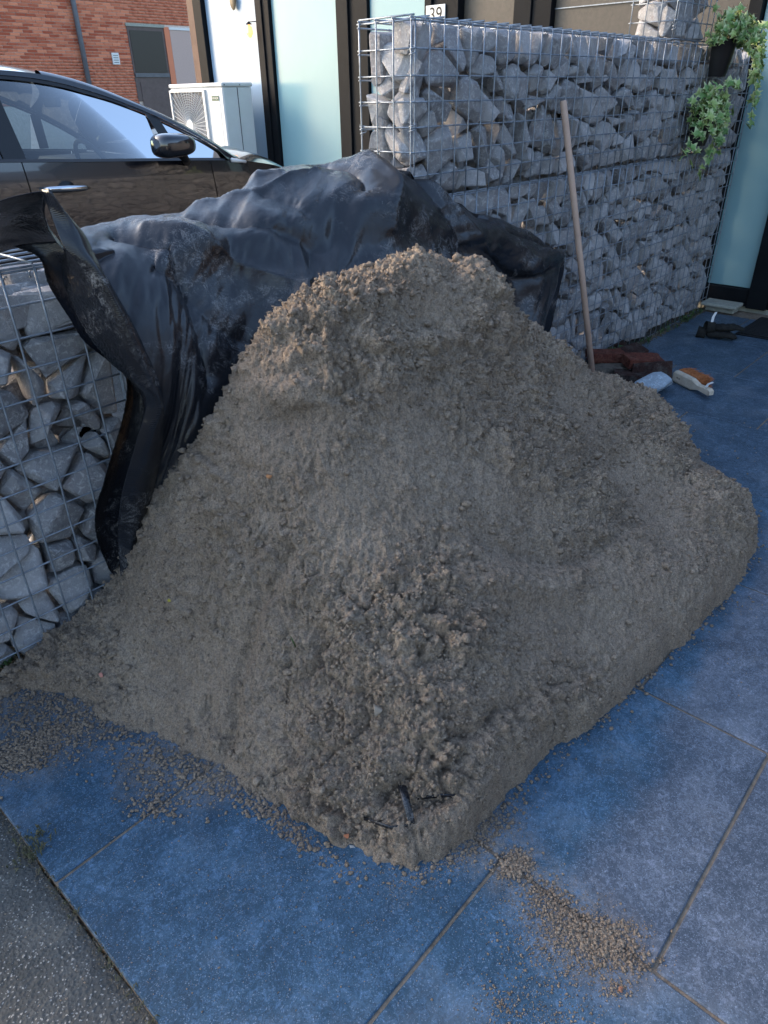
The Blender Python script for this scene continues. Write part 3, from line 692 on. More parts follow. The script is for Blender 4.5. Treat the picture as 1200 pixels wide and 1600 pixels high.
# thin sand smear in the joint crossing
# ================================================================ TARP
def interp_cols(cols, NU, NV):
    """cols: list of point lists (same meaning top->bottom); Catmull-Rom in both directions"""
    def resample(P, n):
        P = np.array(P, float); d = np.r_[0, np.cumsum(np.linalg.norm(np.diff(P, axis=0), axis=1))]; t = np.linspace(0, d[-1], n)
        out = np.empty((n, 3))
        Pm = np.vstack([2 * P[0] - P[1], P, 2 * P[-1] - P[-2]])
        for a, tt in enumerate(t):
            i = min(np.searchsorted(d, tt, 'right') - 1, len(P) - 2); u = (tt - d[i]) / max(d[i + 1] - d[i], 1e-9)
            p0, p1, p2, p3 = Pm[i], Pm[i + 1], Pm[i + 2], Pm[i + 3]
            out[a] = .5 * (2 * p1 + (p2 - p0) * u + (2 * p0 - 5 * p1 + 4 * p2 - p3) * u * u + (3 * p1 - p0 - 3 * p2 + p3) * u ** 3)
        return out
    A = np.stack([resample(c, NV) for c in cols], 0)          # cols x NV
    return np.stack([resample(A[:, j], NU) for j in range(NV)], 1)   # NU x NV x 3
def relax(S, scale, iters=220, pull=.02, bend=.25, noise_amp=.006, seed=0, clampy=None):
    g_ = np.random.default_rng(seed); Pn = S.reshape(-1, 3)
    off = np.stack([fbm(Pn, 16, 4, seed + k, .65) for k in range(3)], 1).reshape(S.shape) * noise_amp
    P = S + off
    def L0(di, dj): 
        A = S[di:, :] if di else S; 
        a = S[:S.shape[0] - di, :S.shape[1] - dj]; b = S[di:, dj:]; return np.linalg.norm(b - a, axis=-1) * scale
    cons = [(1, 0, L0(1, 0), 1.0), (0, 1, L0(0, 1), 1.0), (1, 1, L0(1, 1), .5), (2, 0, L0(2, 0), bend), (0, 2, L0(0, 2), bend), (4, 0, L0(4, 0), bend * .5), (0, 4, L0(0, 4), bend * .5)]
    for it in range(iters):
        for di, dj, L, k in cons:
            for par in (0, 1):
                a = P[:P.shape[0] - di, :P.shape[1] - dj]; b = P[di:, dj:]
                sl = (slice(par, None, 2), slice(None)) if di == 1 else ((slice(None), slice(par, None, 2)) if dj == 1 else (slice(None), slice(None)))
                aa, bb = a[sl], b[sl]; d = bb - aa; l = np.linalg.norm(d, axis=-1, keepdims=True) + 1e-9
                c = (.5 * k * (1 - L[sl][..., None] / l)) * d
                if di + dj > 1 : c *= .25
                if di <= 1 and dj <= 1:
                    aa += c; bb -= c
                else:
                    na = aa + c; nb = bb - c; a[sl] = na; b[sl] += -c if False else 0; b[sl] = b[sl] - c
                if di != 1 and dj != 1: break
        P += pull * (S - P)
        if clampy is not None: P[..., 1] = np.minimum(P[..., 1], clampy)
    return P
def cloth(name, P, parent, thick=.0012, m=None):
    NU, NV = P.shape[:2]; idx = np.arange(NU * NV).reshape(NU, NV)
    F = np.stack([idx[:-1, :-1], idx[1:, :-1], idx[1:, 1:], idx[:-1, 1:]], -1).reshape(-1, 4)
    o = link(name, mesh_np(name, P.reshape(-1, 3), F), m or M['tarp'], parent, True)
    md = o.modifiers.new('thickness', 'SOLIDIFY'); md.thickness = thick; md.offset = 0
    return o
tarp = empty('tarpaulin', (1.3, 1.5, 0), 'crumpled black tarpaulin draped behind the sand heap between the two stone walls', 'tarp')
def A(px, py, Y): v = at(px, py, 1, Y); return (v.x, v.y, v.z)
def colmn(pts, back=True):
    c = [A(p[0], p[1], p[2] + (.09 * min(1, k / 3) if 300 < pts[0][0] < 800 else 0)) for k, p in enumerate(pts)]; t = Vector(c[0])
    if back:
        yb = .13 if t.x < 1.85 else .01
        c = [(t.x + .03, t.y + yb + .05, t.z - .38), (t.x + .02, t.y + yb, t.z - .10), (t.x + .006, t.y + yb * .4, t.z - .012)] + c
    return c
cols = [colmn([(120, 352, 1.75), (150, 410, 1.62), (190, 490, 1.54), (225, 570, 1.50), (242, 640, 1.49), (225, 720, 1.53), (198, 850, 1.60), (190, 905, 1.61)]),
        colmn([(165, 346, 1.78), (200, 405, 1.62), (240, 480, 1.52), (262, 560, 1.48), (268, 640, 1.48), (256, 700, 1.51), (230, 790, 1.56), (215, 850, 1.58)]),
        colmn([(240, 336, 1.82), (262, 380, 1.60), (282, 410, 1.60), (300, 480, 1.50), (312, 560, 1.46), (322, 640, 1.44), (318, 690, 1.45), (310, 760, 1.46)]),
        colmn([(330, 326, 1.84), (348, 372, 1.58), (360, 420, 1.56), (372, 470, 1.46), (388, 540, 1.40), (398, 600, 1.36), (400, 640, 1.34), (400, 700, 1.33)]),
        colmn([(400, 292, 1.84), (415, 345, 1.54), (425, 390, 1.50), (438, 440, 1.42), (448, 490, 1.36), (455, 530, 1.31), (460, 580, 1.28), (460, 640, 1.26)]),
        colmn([(455, 262, 1.84), (470, 305, 1.58), (482, 350, 1.47), (490, 400, 1.42), (498, 440, 1.34), (500, 470, 1.30), (505, 520, 1.27), (505, 570, 1.25)]),
        colmn([(500, 245, 1.84), (515, 290, 1.60), (522, 340, 1.52), (530, 380, 1.45), (535, 420, 1.38), (540, 450, 1.33), (540, 500, 1.29), (540, 550, 1.27)]),
        colmn([(548, 241, 1.82), (560, 290, 1.54), (566, 340, 1.46), (572, 380, 1.42), (580, 415, 1.37), (586, 445, 1.33), (590, 490, 1.29), (590, 530, 1.27)]),
        colmn([(605, 260, 1.74), (620, 300, 1.52), (630, 340, 1.45), (640, 370, 1.42), (650, 400, 1.37), (655, 430, 1.33), (660, 470, 1.29), (660, 520, 1.27)]),
        colmn([(680, 292, 1.62), (700, 330, 1.50), (715, 365, 1.44), (728, 395, 1.41), (738, 420, 1.38), (745, 450, 1.34), (750, 490, 1.30), (750, 530, 1.28)]),
        colmn([(760, 330, 1.61), (780, 365, 1.50), (792, 395, 1.45), (800, 430, 1.42), (805, 462, 1.41), (806, 492, 1.38), (806, 520, 1.34), (806, 560, 1.30)]),
        colmn([(830, 360, 1.58), (838, 385, 1.50), (842, 410, 1.45), (845, 435, 1.43), (845, 465, 1.44), (842, 495, 1.42), (838, 525, 1.38), (835, 560, 1.34)]),
        colmn([(885, 390, 1.53), (884, 400, 1.50), (880, 415, 1.48), (875, 435, 1.47), (868, 460, 1.48), (858, 480, 1.48), (848, 500, 1.46), (842, 530, 1.44)])]
NU, NV = 340, 210
S = interp_cols(cols, NU, NV)
# designed folds: ridges/valleys along the drape, in parameter space
UU, VV = np.meshgrid(np.linspace(0, 1, NU), np.linspace(0, 1, NV), indexing='ij')
def fold(pts, wdt, amp, ramp=True):
    d = np.full(UU.shape, 9.0)
    for (a, b_) in zip(pts[:-1], pts[1:]):
        ex, ey = b_[0] - a[0], b_[1] - a[1]; t = np.clip(((UU - a[0]) * ex + (VV - a[1]) * ey * .6) / (ex * ex + ey * ey * .6 + 1e-12), 0, 1)
        d = np.minimum(d, np.sqrt((UU - a[0] - t * ex) ** 2 + .36 * (VV - a[1] - t * ey) ** 2))
    return .75 * amp * np.exp(-(d / (wdt * 1.1)))
for _ in range(110):
    S[1:-1] = (S[:-2] + 2 * S[1:-1] + S[2:]) / 4; S[:, 1:-1] = (S[:, :-2] + 2 * S[:, 1:-1] + S[:, 2:]) / 4
H = 0
for pts, wdt, amp in [([(.42, .36), (.47, .50), (.47, .60)], .016, -.055), ([(.50, .36), (.52, .55), (.50, .72)], .018, .045), ([(.16, .36), (.24, .52), (.36, .72)], .018, -.040), ([(.10, .40), (.22, .62), (.34, .80)], .016, .035),
                      ([(.08, .50), (.18, .72), (.28, .86)], .014, -.03), ([(.20, .34), (.30, .44), (.40, .46)], .014, .028), ([(.60, .40), (.70, .55), (.80, .70)], .02, .028), ([(.56, .38), (.66, .60), (.72, .80)], .016, -.022),
                      ([(.74, .62), (.85, .68), (.97, .60)], .012, -.035), ([(.66, .36), (.80, .46), (.95, .44)], .014, -.02), ([(.30, .36), (.34, .42)], .014, .03), ([(.05, .36), (.12, .50), (.16, .80)], .016, -.045), ([(.26, .36), (.31, .50), (.36, .62)], .013, -.025)]:
    H = H + fold(pts, wdt, amp)
dU = np.gradient(S, axis=0); dV = np.gradient(S, axis=1); NS = np.cross(dU, dV); NS /= np.linalg.norm(NS, axis=-1, keepdims=True) + 1e-9
if NS[..., 1].mean() > 0: NS = -NS
fadeb = sstep(.22, .34, VV)
S2 = S + NS * (H * fadeb)[..., None]
def facet(U, V, f, seed):
    """piecewise linear noise on a triangle lattice: flat taut facets meeting in sharp creases"""
    x, y = U * f, V * f; k = (x + y) * .36602540378; i, j = np.floor(x + k), np.floor(y + k); g_ = (i + j) * .2113248654; a_, b_ = x - i + g_, y - j + g_
    up = a_ > b_; i1, j1 = np.where(up, 1, 0), np.where(up, 0, 1)
    s1, s2 = (x + k) - i, (y + k) - j; hi, lo_ = np.maximum(s1, s2), np.minimum(s1, s2)
    R_ = lambda p, q: _rnd((p + 5000).astype(np.int64), (q + 5000).astype(np.int64), np.zeros(p.shape, np.int64), seed)
    return R_(i, j) * (1 - hi) + R_(i + i1, j + j1) * (hi - lo_) + R_(i + 1, j + 1) * lo_ - .5
def crumple(P3, amp, seed=0):
    sh_ = P3.shape; lu = np.r_[0, np.cumsum(np.linalg.norm(np.diff(P3[:, sh_[1] // 2], axis=0), axis=1))]; lv = np.r_[0, np.cumsum(np.linalg.norm(np.diff(P3[sh_[0] // 2], axis=0), axis=1))]
    U0, V0 = np.meshgrid(lu, lv, indexing='ij'); U0 = U0.ravel(); V0 = V0.ravel(); Q = np.stack([U0, V0, 0 * U0], 1)
    wu = fbm(Q, 3.0, 1, seed + 40); wv_ = fbm(Q, 3.0, 1, seed + 50)
    o_ = 0
    for f, a, st, k in ((3.2, 1.0, .6, 0), (6.5, .55, .55, 1), (14, .36, .6, 2), (30, .13, .7, 3)):
        m_ = .35 + .65 * sstep(-.35, .35, vnoise(Q, 3.2, seed + 9 + k)) if k else 1
        o_ = o_ + a * m_ * facet(U0 + .07 * wu + .35 * V0, st * V0 + .07 * wv_, f, seed + 3 * k)
    o_ = o_ + .04 * (.4 - np.abs(vnoise(Q, 30, seed)))
    du = np.gradient(P3, axis=0); dv = np.gradient(P3, axis=1); n_ = np.cross(du, dv); n_ /= np.linalg.norm(n_, axis=-1, keepdims=True) + 1e-9
    return P3 + n_ * (o_.reshape(sh_[:2]) * amp)[..., None]
S3 = relax(S2, 1.0, 10, .10, .2, .0, 3); S3 = crumple(S3, .036, 5)
yl = np.where(S3[..., 0] > 1.95, 1.655, np.where((S3[..., 0] < .86) & (S3[..., 2] < 1.0), 1.64, 9)); S3[..., 1] = np.minimum(S3[..., 1], yl)
cloth('main_sheet', S3, tarp)
def ribbon(name, L, R, nu, nv, bow, scale=1.02, seed=1, amp=.004):
    """L,R lists of (px,py,Y)"""
    cs = []
    for k in range(5):
        t = k / 4; cs.append([tuple(np.array(A(*a)) * (1 - t) + np.array(A(*b_)) * t + np.array([0, -bow * math.sin(math.pi * t), 0])) for a, b_ in zip(L, R)])
    S = interp_cols(cs, nu, nv); P = relax(S, scale, 60, .08, .15, amp * .5, seed); P = crumple(P, .016, seed * 3); return cloth(name, P, tarp)
ribbon('folded_hem', [(68, 296, 1.50), (80, 334, 1.49), (100, 386, 1.46), (132, 422, 1.44), (160, 478, 1.43), (184, 534, 1.42), (208, 590, 1.42), (230, 625, 1.42), (212, 692, 1.46), (190, 774, 1.52), (184, 844, 1.58), (190, 905, 1.60)],
       [(70, 295, 1.49), (128, 362, 1.47), (146, 396, 1.45), (162, 424, 1.43), (192, 478, 1.41), (224, 542, 1.40), (248, 602, 1.40), (256, 636, 1.40), (258, 668, 1.43), (248, 745, 1.49), (216, 839, 1.56), (200, 900, 1.58)], 26, 170, .02, 1.02, 2, .004)
ribbon('side_flap', [(22, 384, 1.66), (60, 404, 1.62), (76, 446, 1.61), (108, 494, 1.61), (140, 538, 1.61), (188, 574, 1.61), (199, 600, 1.61), (190, 662, 1.61), (164, 752, 1.61), (151, 795, 1.61), (151, 840, 1.61), (166, 880, 1.61)],
       [(98, 378, 1.58), (104, 404, 1.58), (128, 440, 1.60), (160, 500, 1.60), (190, 560, 1.61), (214, 600, 1.62), (226, 640, 1.62), (212, 700, 1.63), (195, 780, 1.63), (186, 830, 1.63), (186, 870, 1.63), (188, 910, 1.62)], 50, 150, -.015, 1.05, 5, .008)
ribbon('inner_fold', [(104, 388, 1.57), (98, 430, 1.60), (110, 470, 1.58), (134, 520, 1.56), (168, 566, 1.57), (204, 598, 1.60), (222, 640, 1.61), (205, 720, 1.62)],
       [(100, 386, 1.47), (132, 424, 1.46), (160, 480, 1.45), (184, 536, 1.44), (208, 592, 1.44), (230, 626, 1.45), (228, 660, 1.48), (212, 730, 1.53)], 44, 110, .0, 1.08, 8, .010)
ribbon('raised_flap', [(-60, 345, 1.52), (0, 311, 1.52), (40, 299, 1.51), (68, 296, 1.50), (74, 300, 1.50)], [(-60, 420, 1.74), (0, 390, 1.72), (50, 380, 1.68), (98, 380, 1.60), (106, 392, 1.52)], 40, 70, -.03, 1.03, 9, .006)
# sand mound carrying the sheet is hidden; support is the pile of soil under it
# ================================================================ HOUSE
house = empty('house', (5.2, 4, 0), 'modern house front of dark frames and pale frosted glass panels', 'house')
def fb(y0, y1, z0, z1, name, m, x0=5.2, x1=5.28, bev=.004):
    b = MB(); b.box((x0, min(y0, y1), z0), (x1, max(y0, y1), z1), bev); return b.build(name, m, house)
HZ = 2.9
# right of the gabion wall: frosted panel and door post
fb(1.717, 1.421, .144, 2.2, 'frosted_panel', M['frost'], 5.235, 5.25)
fb(1.80, 1.722, .03, HZ, 'post', M['frame'], 5.19, 5.28); fb(1.7215, 1.4165, .052, .142, 'bottom_rail', M['frame'], 5.20, 5.28); fb(1.7215, 1.4165, .035, .0505, 'sill_strip', M['frame'], 5.185, 5.28)
fb(1.416, 1.29, .03, HZ, 'post', M['frame'], 5.17, 5.28); fb(1.2885, 1.27, .03, HZ, 'post', M['frame'], 5.20, 5.28)
fb(1.269, .30, .06, 2.2, 'door_leaf', M['frame'], 5.22, 5.28); fb(1.7215, 1.4165, 2.21, 2.9, 'top_rail', M['frame'], 5.20, 5.28)
fb(.299, -2.5, .03, 2.9, 'wall_panel', M['dkgrey'], 5.20, 5.28)
fb(1.80, -2.5, -.04, .029, 'plinth', M['ledge'], 5.215, 5.28)
# left stretch
def post(y0, y1, x0=5.19): return fb(y0, y1, 0, HZ, 'post', M['frame'], x0)
post(7.16, 7.30); fb(7.301, 7.43, 0, HZ, 'corner_post', M['brown'], 5.21)
fb(6.322, 7.155, .1, HZ, 'frosted_panel', M['frostblue'], 5.24, 5.25); post(6.23, 6.32); post(6.14, 6.2285, 5.205)
fb(5.245, 6.138, .1, HZ, 'frosted_panel', M['frost'], 5.24, 5.25); post(5.10, 5.243); post(4.89, 5.0985, 5.21)
fb(4.262, 4.888, .1, HZ, 'frosted_panel', M['frost'], 5.24, 5.25)
post(4.19, 4.26); post(4.10, 4.1885, 5.21); post(3.93, 4.0985)
fb(3.437, 3.928, .9, 1.99, 'window_blind', M['ral'], 5.262, 5.275); fb(3.437, 3.928, .9, 2.0, 'window_pane', M['darkglass'], 5.277, 5.28)
post(3.29, 3.435); post(3.135, 3.2885, 5.205)
fb(1.802, 3.133, .9, 2.4, 'window_blind', M['ral'], 5.255, 5.275)
fb(1.802, 3.133, 0, .899, 'wall_panel', M['dkgrey'], 5.21); fb(3.437, 3.928, 0, .899, 'wall_panel', M['dkgrey'], 5.21)
b = MB(); b.box((5.281, -2.5, -.04), (9.5, 7.43, 2.92)); b.build('wall', M['dkgrey'], house)
b = MB(); b.box((5.1, -2.6, 2.925), (9.6, 7.5, 3.1)); b.build('roof', M['dkgrey'], house)
# frosted glass behind-the-blind stripes: a curtain rail line
b = MB(); b.box((5.245, 1.9, 1.80), (5.253, 3.13, 1.806)); b.build('blind_rail', M['wire'], house)
# number plate 39
def text_mesh(s, size, ext=.0006):
    cu = bpy.data.curves.new('t', 'FONT'); cu.body = s; cu.size = size; cu.extrude = ext; cu.align_x = 'CENTER'; cu.align_y = 'CENTER'
    ob = bpy.data.objects.new('t', cu); dg = bpy.context.evaluated_depsgraph_get(); me = bpy.data.meshes.new_from_object(ob); bpy.data.objects.remove(ob); return me
# text facing -X: local x -> -Y, local y -> +Z, local z -> -X
RX = Matrix(((0, 0, -1), (-1, 0, 0), (0, 1, 0))).to_4x4()
npl = empty('number_plate', (5.185, 4.14, 1.84), 'white house number plate reading 39 on the dark frame above the stone wall', 'number plate')
b = MB(); b.box((5.178, 4.045, 1.775), (5.188, 4.235, 1.895), .003); b.build('plate', M['white'], npl)
me = text_mesh('39', .13); me.transform(Matrix.Translation((5.1775, 4.135, 1.83)) @ RX); link('numerals', me, M['black'], npl)
# oval door knocker / ornament and a lamp's reflection in the glass, built as a glowing body
b = MB(); bmesh.ops.create_uvsphere(b.bm, u_segments=20, v_segments=12, radius=1)
for v in b.bm.verts: v.co = Vector((5.21 + v.co.x * .018, 6.66 + v.co.y * .045, 2.12 + v.co.z * .085))
o = b.build('oval_ornament', m_noisy('bronze_oval', (.16, .12, .07), (.28, .21, .13), 30, .4), None, True); tag(o, 'oval bronze ornament fixed high on the blue frosted panel', 'ornament')
lamp_refl = empty('lamp_reflection', (5.17, 6.40, 1.84), 'orange street lamp reflection in the frosted glass, built as a small glowing body', 'lamp_reflection')
m = bpy.data.materials.new('reflection_glow'); m.use_nodes = True; bs = m.node_tree.nodes['Principled BSDF']; bs.inputs['Emission Color'].default_value = (1, .40, .10, 1); bs.inputs['Emission Strength'].default_value = .5; bs.inputs['Base Color'].default_value = (.8, .5, .3, 1)
b = MB(); b.tube([(5.17, 6.40, 1.80), (5.17, 6.40, 1.835), (5.17, 6.40, 1.885), (5.17, 6.40, 1.905)], [.012, .036, .028, .006], 6); b.build('glow_body', m, lamp_refl)
b = MB(); b.tube([(5.17, 6.40, 1.906), (5.17, 6.40, 1.916), (5.17, 6.40, 1.93)], [.034, .02, .004], 6); b.tube([(5.17, 6.40, 1.925), (5.235, 6.37, 1.93)], .004, 5); b.build('cap', M['frame'], lamp_refl)  # added hood and bracket around the reflected glow
# threshold ledge + white blocks
led = empty('threshold_ledge', (5.1, 1.6, 0), 'short pale stone ledge lying below the frosted panel at the wall end', 'ledge')
b = MB(); b.box((5.02, 1.43, .042), (5.17, 1.66, .062), .004); b.build('slab', M['ledge'], led)
b = MB(); b.box((5.06, 1.45, .002), (5.16, 1.64, .040), .006); b.build('block', M['ledge'], led)

# ================================================================ BRICK BUILDING
bb = empty('brick_building', (9, 17.1, 0), 'red brick building with brown door in the background at the left', 'building')
BY = 17.0; CH, BL = .0560, .205
b = MB(); b.box((2.0, BY + .012, -.04), (14, BY + 4, 5.2)); b.build('mortar_wall', M['mortar'], bb)
b = MB(); b.box((0, 0, 0), (BL - .010, .03, CH - .009)); bme = b.mesh('brick'); bme.materials.append(M['brick'])
cnt = 0; rest = []
DX0, DX1, DZ = 10.25, 11.5, 2.73
rows = range(int(1.25 / CH), int(4.2 / CH))
cand = []
for r in rows:
    z = r * CH
    for c in range(int(6.6 / BL), int(12.6 / BL)):
        x = c * BL + (BL / 2 if r % 2 else 0) + (.03 if r % 3 else 0)
        if x > DX0 - .02 and z < DZ + .02: continue
        cand.append((x, z))
vis = [q for q in cand if 7.3 < q[0] < 10.2 and 2.05 < q[1] < 3.1]
vis.sort(key=lambda q: q[0]); vs_ = set(vis[:300])
for q in cand:
    if q in vs_:
        place('brick', bme, bb, (q[0] - 9, BY - 17.1 + random.uniform(-.002, .003), q[1]))
    else: rest.append(q)
V = []; F = []
fc = [(0, 1, 2, 3)]
for x, z in rest:
    i = len(V); x1, z1 = x + BL - .010, z + CH - .009; V += [(x, BY, z), (x1, BY, z), (x1, BY, z1), (x, BY, z1), (x, BY + .02, z), (x1, BY + .02, z), (x1, BY + .02, z1), (x, BY + .02, z1)]
    F += [(i, i + 1, i + 2, i + 3), (i + 3, i + 2, i + 6, i + 7), (i, i + 4, i + 5, i + 1), (i, i + 3, i + 7, i + 4), (i + 1, i + 5, i + 6, i + 2)]
mb_ = M['brick']; 
m2 = m_noisy('red_brick_far', (.40, .095, .050), (.70, .25, .14), 7, .9, .2, .5, .004)
o = link('brickwork', mesh_np('brickwork', V, F), m2, bb); o['kind'] = 'stuff'
def bbx(x0, x1, z0, z1, name, m, y0, y1, par=None):
    b = MB(); b.box((x0, BY + y0, z0), (x1, BY + y1, z1)); return b.build(name, m, par or bb)
bbx(DX0, DX1 - .3, 1.28, DZ, 'door', M['doorbr'], -.01, .03); bbx(DX0 + .05, DX1 - .36, 1.85, 2.66, 'door_glass', M['darkglass'], -.02, -.012)
bbx(DX0 - .02, DX1 - .28, DZ + .002, DZ + .06, 'lintel', M['ledge'], -.03, .02); bbx(DX0 + .02, DX1 - .32, 1.76, 1.84, 'transom', M['dkgrey'], -.035, -.011); bbx(DX0 + .12, DX1 - .42, .1, 1.66, 'door_panel', M['doorbr'], -.022, -.012)
bbx(DX1 - .298, DX1 - .16, 0, DZ + .02, 'door_jamb', M['brick'], -.03, .03); bbx(DX1 - .158, 12.6, 0, DZ - .03, 'rendered_panel', M['pink'], -.035, .02); bbx(DX1 - .17, 12.6, DZ - .028, DZ + .02, 'coping', M['white'], -.05, .02)
bbx(9.76, 9.93, 2.0, 2.22, 'vent_plate', M['white'], -.03, -.002)
for k in range(4): bbx(9.785, 9.905, 2.03 + k * .045, 2.042 + k * .045, 'vent_slot', M['dkgrey'], -.034, -.0305)
b = MB(); b.tube([(9.06, BY - .08, 0), (9.06, BY - .08, 5.0)], .055, 10); tag(b.build('drainpipe', M['dkgrey'], bb, True), 'dark drainpipe')
# ================================================================ AIR CONDITIONER
ac = empty('air_conditioner', (4.8, 6.7, 0), 'white outdoor air conditioning unit with fan grille behind the black car', 'air conditioner')
AX, AX2, AY0, AY1, AZ0, AZ1 = 4.70, 5.05, 6.30, 7.17, .72, 1.432
b = MB(); b.box((AX, AY0, AZ0), (AX2, AY1, AZ1 - .035), .012); b.build('casing', M['white'], ac, False)
b = MB(); b.box((AX - .008, AY0 - .008, AZ1 - .034), (AX2 + .008, AY1 + .008, AZ1), .008); b.build('lid', M['white'], ac)
gy0, gy1, gz0, gz1 = 6.60, 7.14, .78, 1.36; gcy, gcz = (gy0 + gy1) / 2, (gz0 + gz1) / 2
b = MB(); b.box((AX - .006, gy0, gz0), (AX - .002, gy1, gz1)); b.build('fan_opening', M['dkgrey'], ac)
b = MB()
for (y0, y1, z0, z1) in ((gy0 - .03, gy0, gz0 - .02, gz1 + .02), (gy1, gy1 + .02, gz0 - .02, gz1 + .02), (gy0, gy1, gz0 - .02, gz0), (gy0, gy1, gz1, gz1 + .02)): b.box((AX - .022, y0, z0), (AX - .001, y1, z1))
b.build('grille_frame', M['white'], ac)
b = MB()
for k in range(40):
    a = k / 40 * 6.2832; L = .40; y, z = math.cos(a) * L, math.sin(a) * L; s_ = min(1, (gy1 - gcy) / max(abs(y), 1e-6), (gz1 - gcz) / max(abs(z), 1e-6)); b.tube([(AX - .02, gcy + math.cos(a) * .05, gcz + math.sin(a) * .05), (AX - .016, gcy + y * s_, gcz + z * s_)], .0028, 4)
for k in range(3, 20):
    r = k * .021
    for q in range(36):
        a0, a1 = q / 36 * 6.2832, (q + 1) / 36 * 6.2832; p0 = (gcy + r * math.cos(a0), gcz + r * math.sin(a0)); p1 = (gcy + r * math.cos(a1), gcz + r * math.sin(a1))
        if all(gy0 < p[0] < gy1 and gz0 < p[1] < gz1 for p in (p0, p1)): b.tube([(AX - .017, *p0), (AX - .017, *p1)], .0022, 3, False)
b.build('grille', M['white'], ac)
b = MB(); b.tube([(AX - .024, gcy, gcz), (AX - .008, gcy, gcz)], .055, 20); b.build('hub', M['white'], ac)
b = MB(); b.box((AX - .003, 6.36, .80), (AX + .001, 6.53, 1.37), .001); b.build('side_panel', M['white'], ac)
b = MB(); b.box((AX - .0062, 6.365, 1.285), (AX - .0032, 6.475, 1.325)); b.build('badge', mat('badge_green', (.02, .09, .06), .4), ac)
me = text_mesh('HITACHI', .024, .0003); me.transform(Matrix.Translation((AX - .0067, 6.42, 1.305)) @ RX); link('badge_lettering', me, M['white'], ac)
b = MB(); b.box((AX + .17, AY0 - .0095, AZ0 + .01), (AX + .172, AY0 - .0005, AZ1 - .04)); b.build('seam', M['dkgrey'], ac)
for yy in (AY0 + .1, AY1 - .1):
    b = MB(); b.box((AX + .03, yy - .03, -.02), (AX2 - .03, yy + .03, AZ0 - .002)); b.build('foot', M['dkgrey'], ac)
for (xx, yy, zz) in ((AX + .02, AY0 - .0095, AZ1 - .018), (AX + .2, AY0 - .0095, AZ1 - .018)):
    b = MB(); b.tube([(xx, yy - .003, zz), (xx, yy + .002, zz)], .006, 8); b.build('screw', M['dkgrey'], ac)

# ================================================================ CAR
car = empty('car', (2.3, 5.0, 0), 'black hatchback car parked behind the tarp with its nose towards the house', 'car')
CY = 5.0
def interp(tab):
    xs_, zs_ = zip(*tab); return lambda x: float(np.interp(x, xs_, zs_))
def smooth_tab(tab, n=60):
    xs_ = np.array([a for a, _ in tab]); zs_ = np.array([b for _, b in tab]); X_ = np.linspace(xs_[0], xs_[-1], n)
    Z_ = np.interp(X_, xs_, zs_)
    for _ in range(4): Z_[1:-1] = (Z_[:-2] + 2 * Z_[1:-1] + Z_[2:]) / 4
    return lambda x: float(np.interp(x, X_, Z_))
belt = smooth_tab([(-.25, 1.10), (.6, 1.09), (1.63, 1.045), (2.15, 1.014), (2.77, .982), (3.04, .966), (3.2, .948), (3.45, .905), (3.75, .82), (3.95, .70), (4.02, .60)], 90)
wtop = smooth_tab([(-.1, 1.12), (.15, 1.27), (.5, 1.375), (1.0, 1.412), (1.60, 1.414), (1.825, 1.406), (1.95, 1.397), (2.13, 1.371), (2.25, 1.338), (2.40, 1.30), (2.60, 1.225), (2.80, 1.13), (2.93, 1.062), (3.03, .992)], 90)
rail = smooth_tab([(-.2, 1.14), (.12, 1.31), (.5, 1.425), (1.0, 1.455), (1.6, 1.455), (1.84, 1.446), (2.02, 1.434), (2.2, 1.400), (2.33, 1.362), (2.46, 1.312), (2.635, 1.245), (2.80, 1.165), (2.945, 1.085), (3.06, 1.010), (3.12, .962)], 90)
roofc = smooth_tab([(-.3, 1.12), (.05, 1.36), (.5, 1.49), (1.0, 1.525), (1.5, 1.53), (1.9, 1.515), (2.2, 1.472), (2.46, 1.395), (2.70, 1.28), (2.95, 1.165), (3.15, 1.07)], 90)
def ysurf(x, z):       # near-side body surface
    bz = belt(x); nose = max(0, (x - 3.3) / .75); tail = max(0, (.25 - x) / .5)
    y = 4.10 + .75 * nose ** 2.3 + .35 * tail ** 2
    if z > bz: y += (z - bz) * .52 + .015
    else:
        d = bz - z; y += -.035 * math.sin(min(d / .28, 1) * math.pi / 2) + .02 * max(0, (d - .35)) / .3
    return y
def side_panel(name, x0, x1, zlo, zhi, m, nx_=24, nz_=8, off=0.0, par=None, th=.006):
    out = []
    for sgn in (0, 1):
        rows = []
        for j in range(nz_ + 1):
            r = []
            for i in range(nx_ + 1):
                x = x0 + (x1 - x0) * i / nx_; a, b_ = zlo(x), zhi(x); z = a + (b_ - a) * j / nz_; y = ysurf(x, z) + off
                r.append((x, y if sgn == 0 else 2 * CY - y, z))
            rows.append(r)
        b = MB(); b.grid(rows); out.append(b.build(name, m, par or car, True))
    return out
lo = lambda x: .30
# body panels with 6 mm shut lines
skew = lambda z: 0
for nm, a, b_ in (('quarter_panel', -.25, .62), ('rear_door', .626, 1.735), ('front_door', 1.741, 2.90), ('front_wing', 2.906, 4.02)):
    side_panel(nm, a, b_, lo, lambda x: belt(x) - .004, M['paint'], 30, 14)
side_panel('inner_skin', -.2, 3.9, lambda x: .32, lambda x: belt(x) - .03, M['trim'], 40, 4, off=.012)
side_panel('belt_moulding', -.1, 3.03, lambda x: belt(x) - .004, lambda x: belt(x) + .010, M['trim'], 50, 1, off=-.006)
belt2 = lambda x: belt(x) + .008
frame_in = lambda x: min(wtop(x), 9)
for nm, a, b_ in (('rear_window', .18, 1.66), ('front_window', 1.775, 2.585)):
    side_panel(nm, a, b_, belt2, wtop, M['glass'], 30, 8, off=.006)
side_panel('quarter_window', 2.665, 3.02, belt2, lambda x: max(wtop(x), belt2(x) + .001), M['glass'], 14, 4, off=.006)
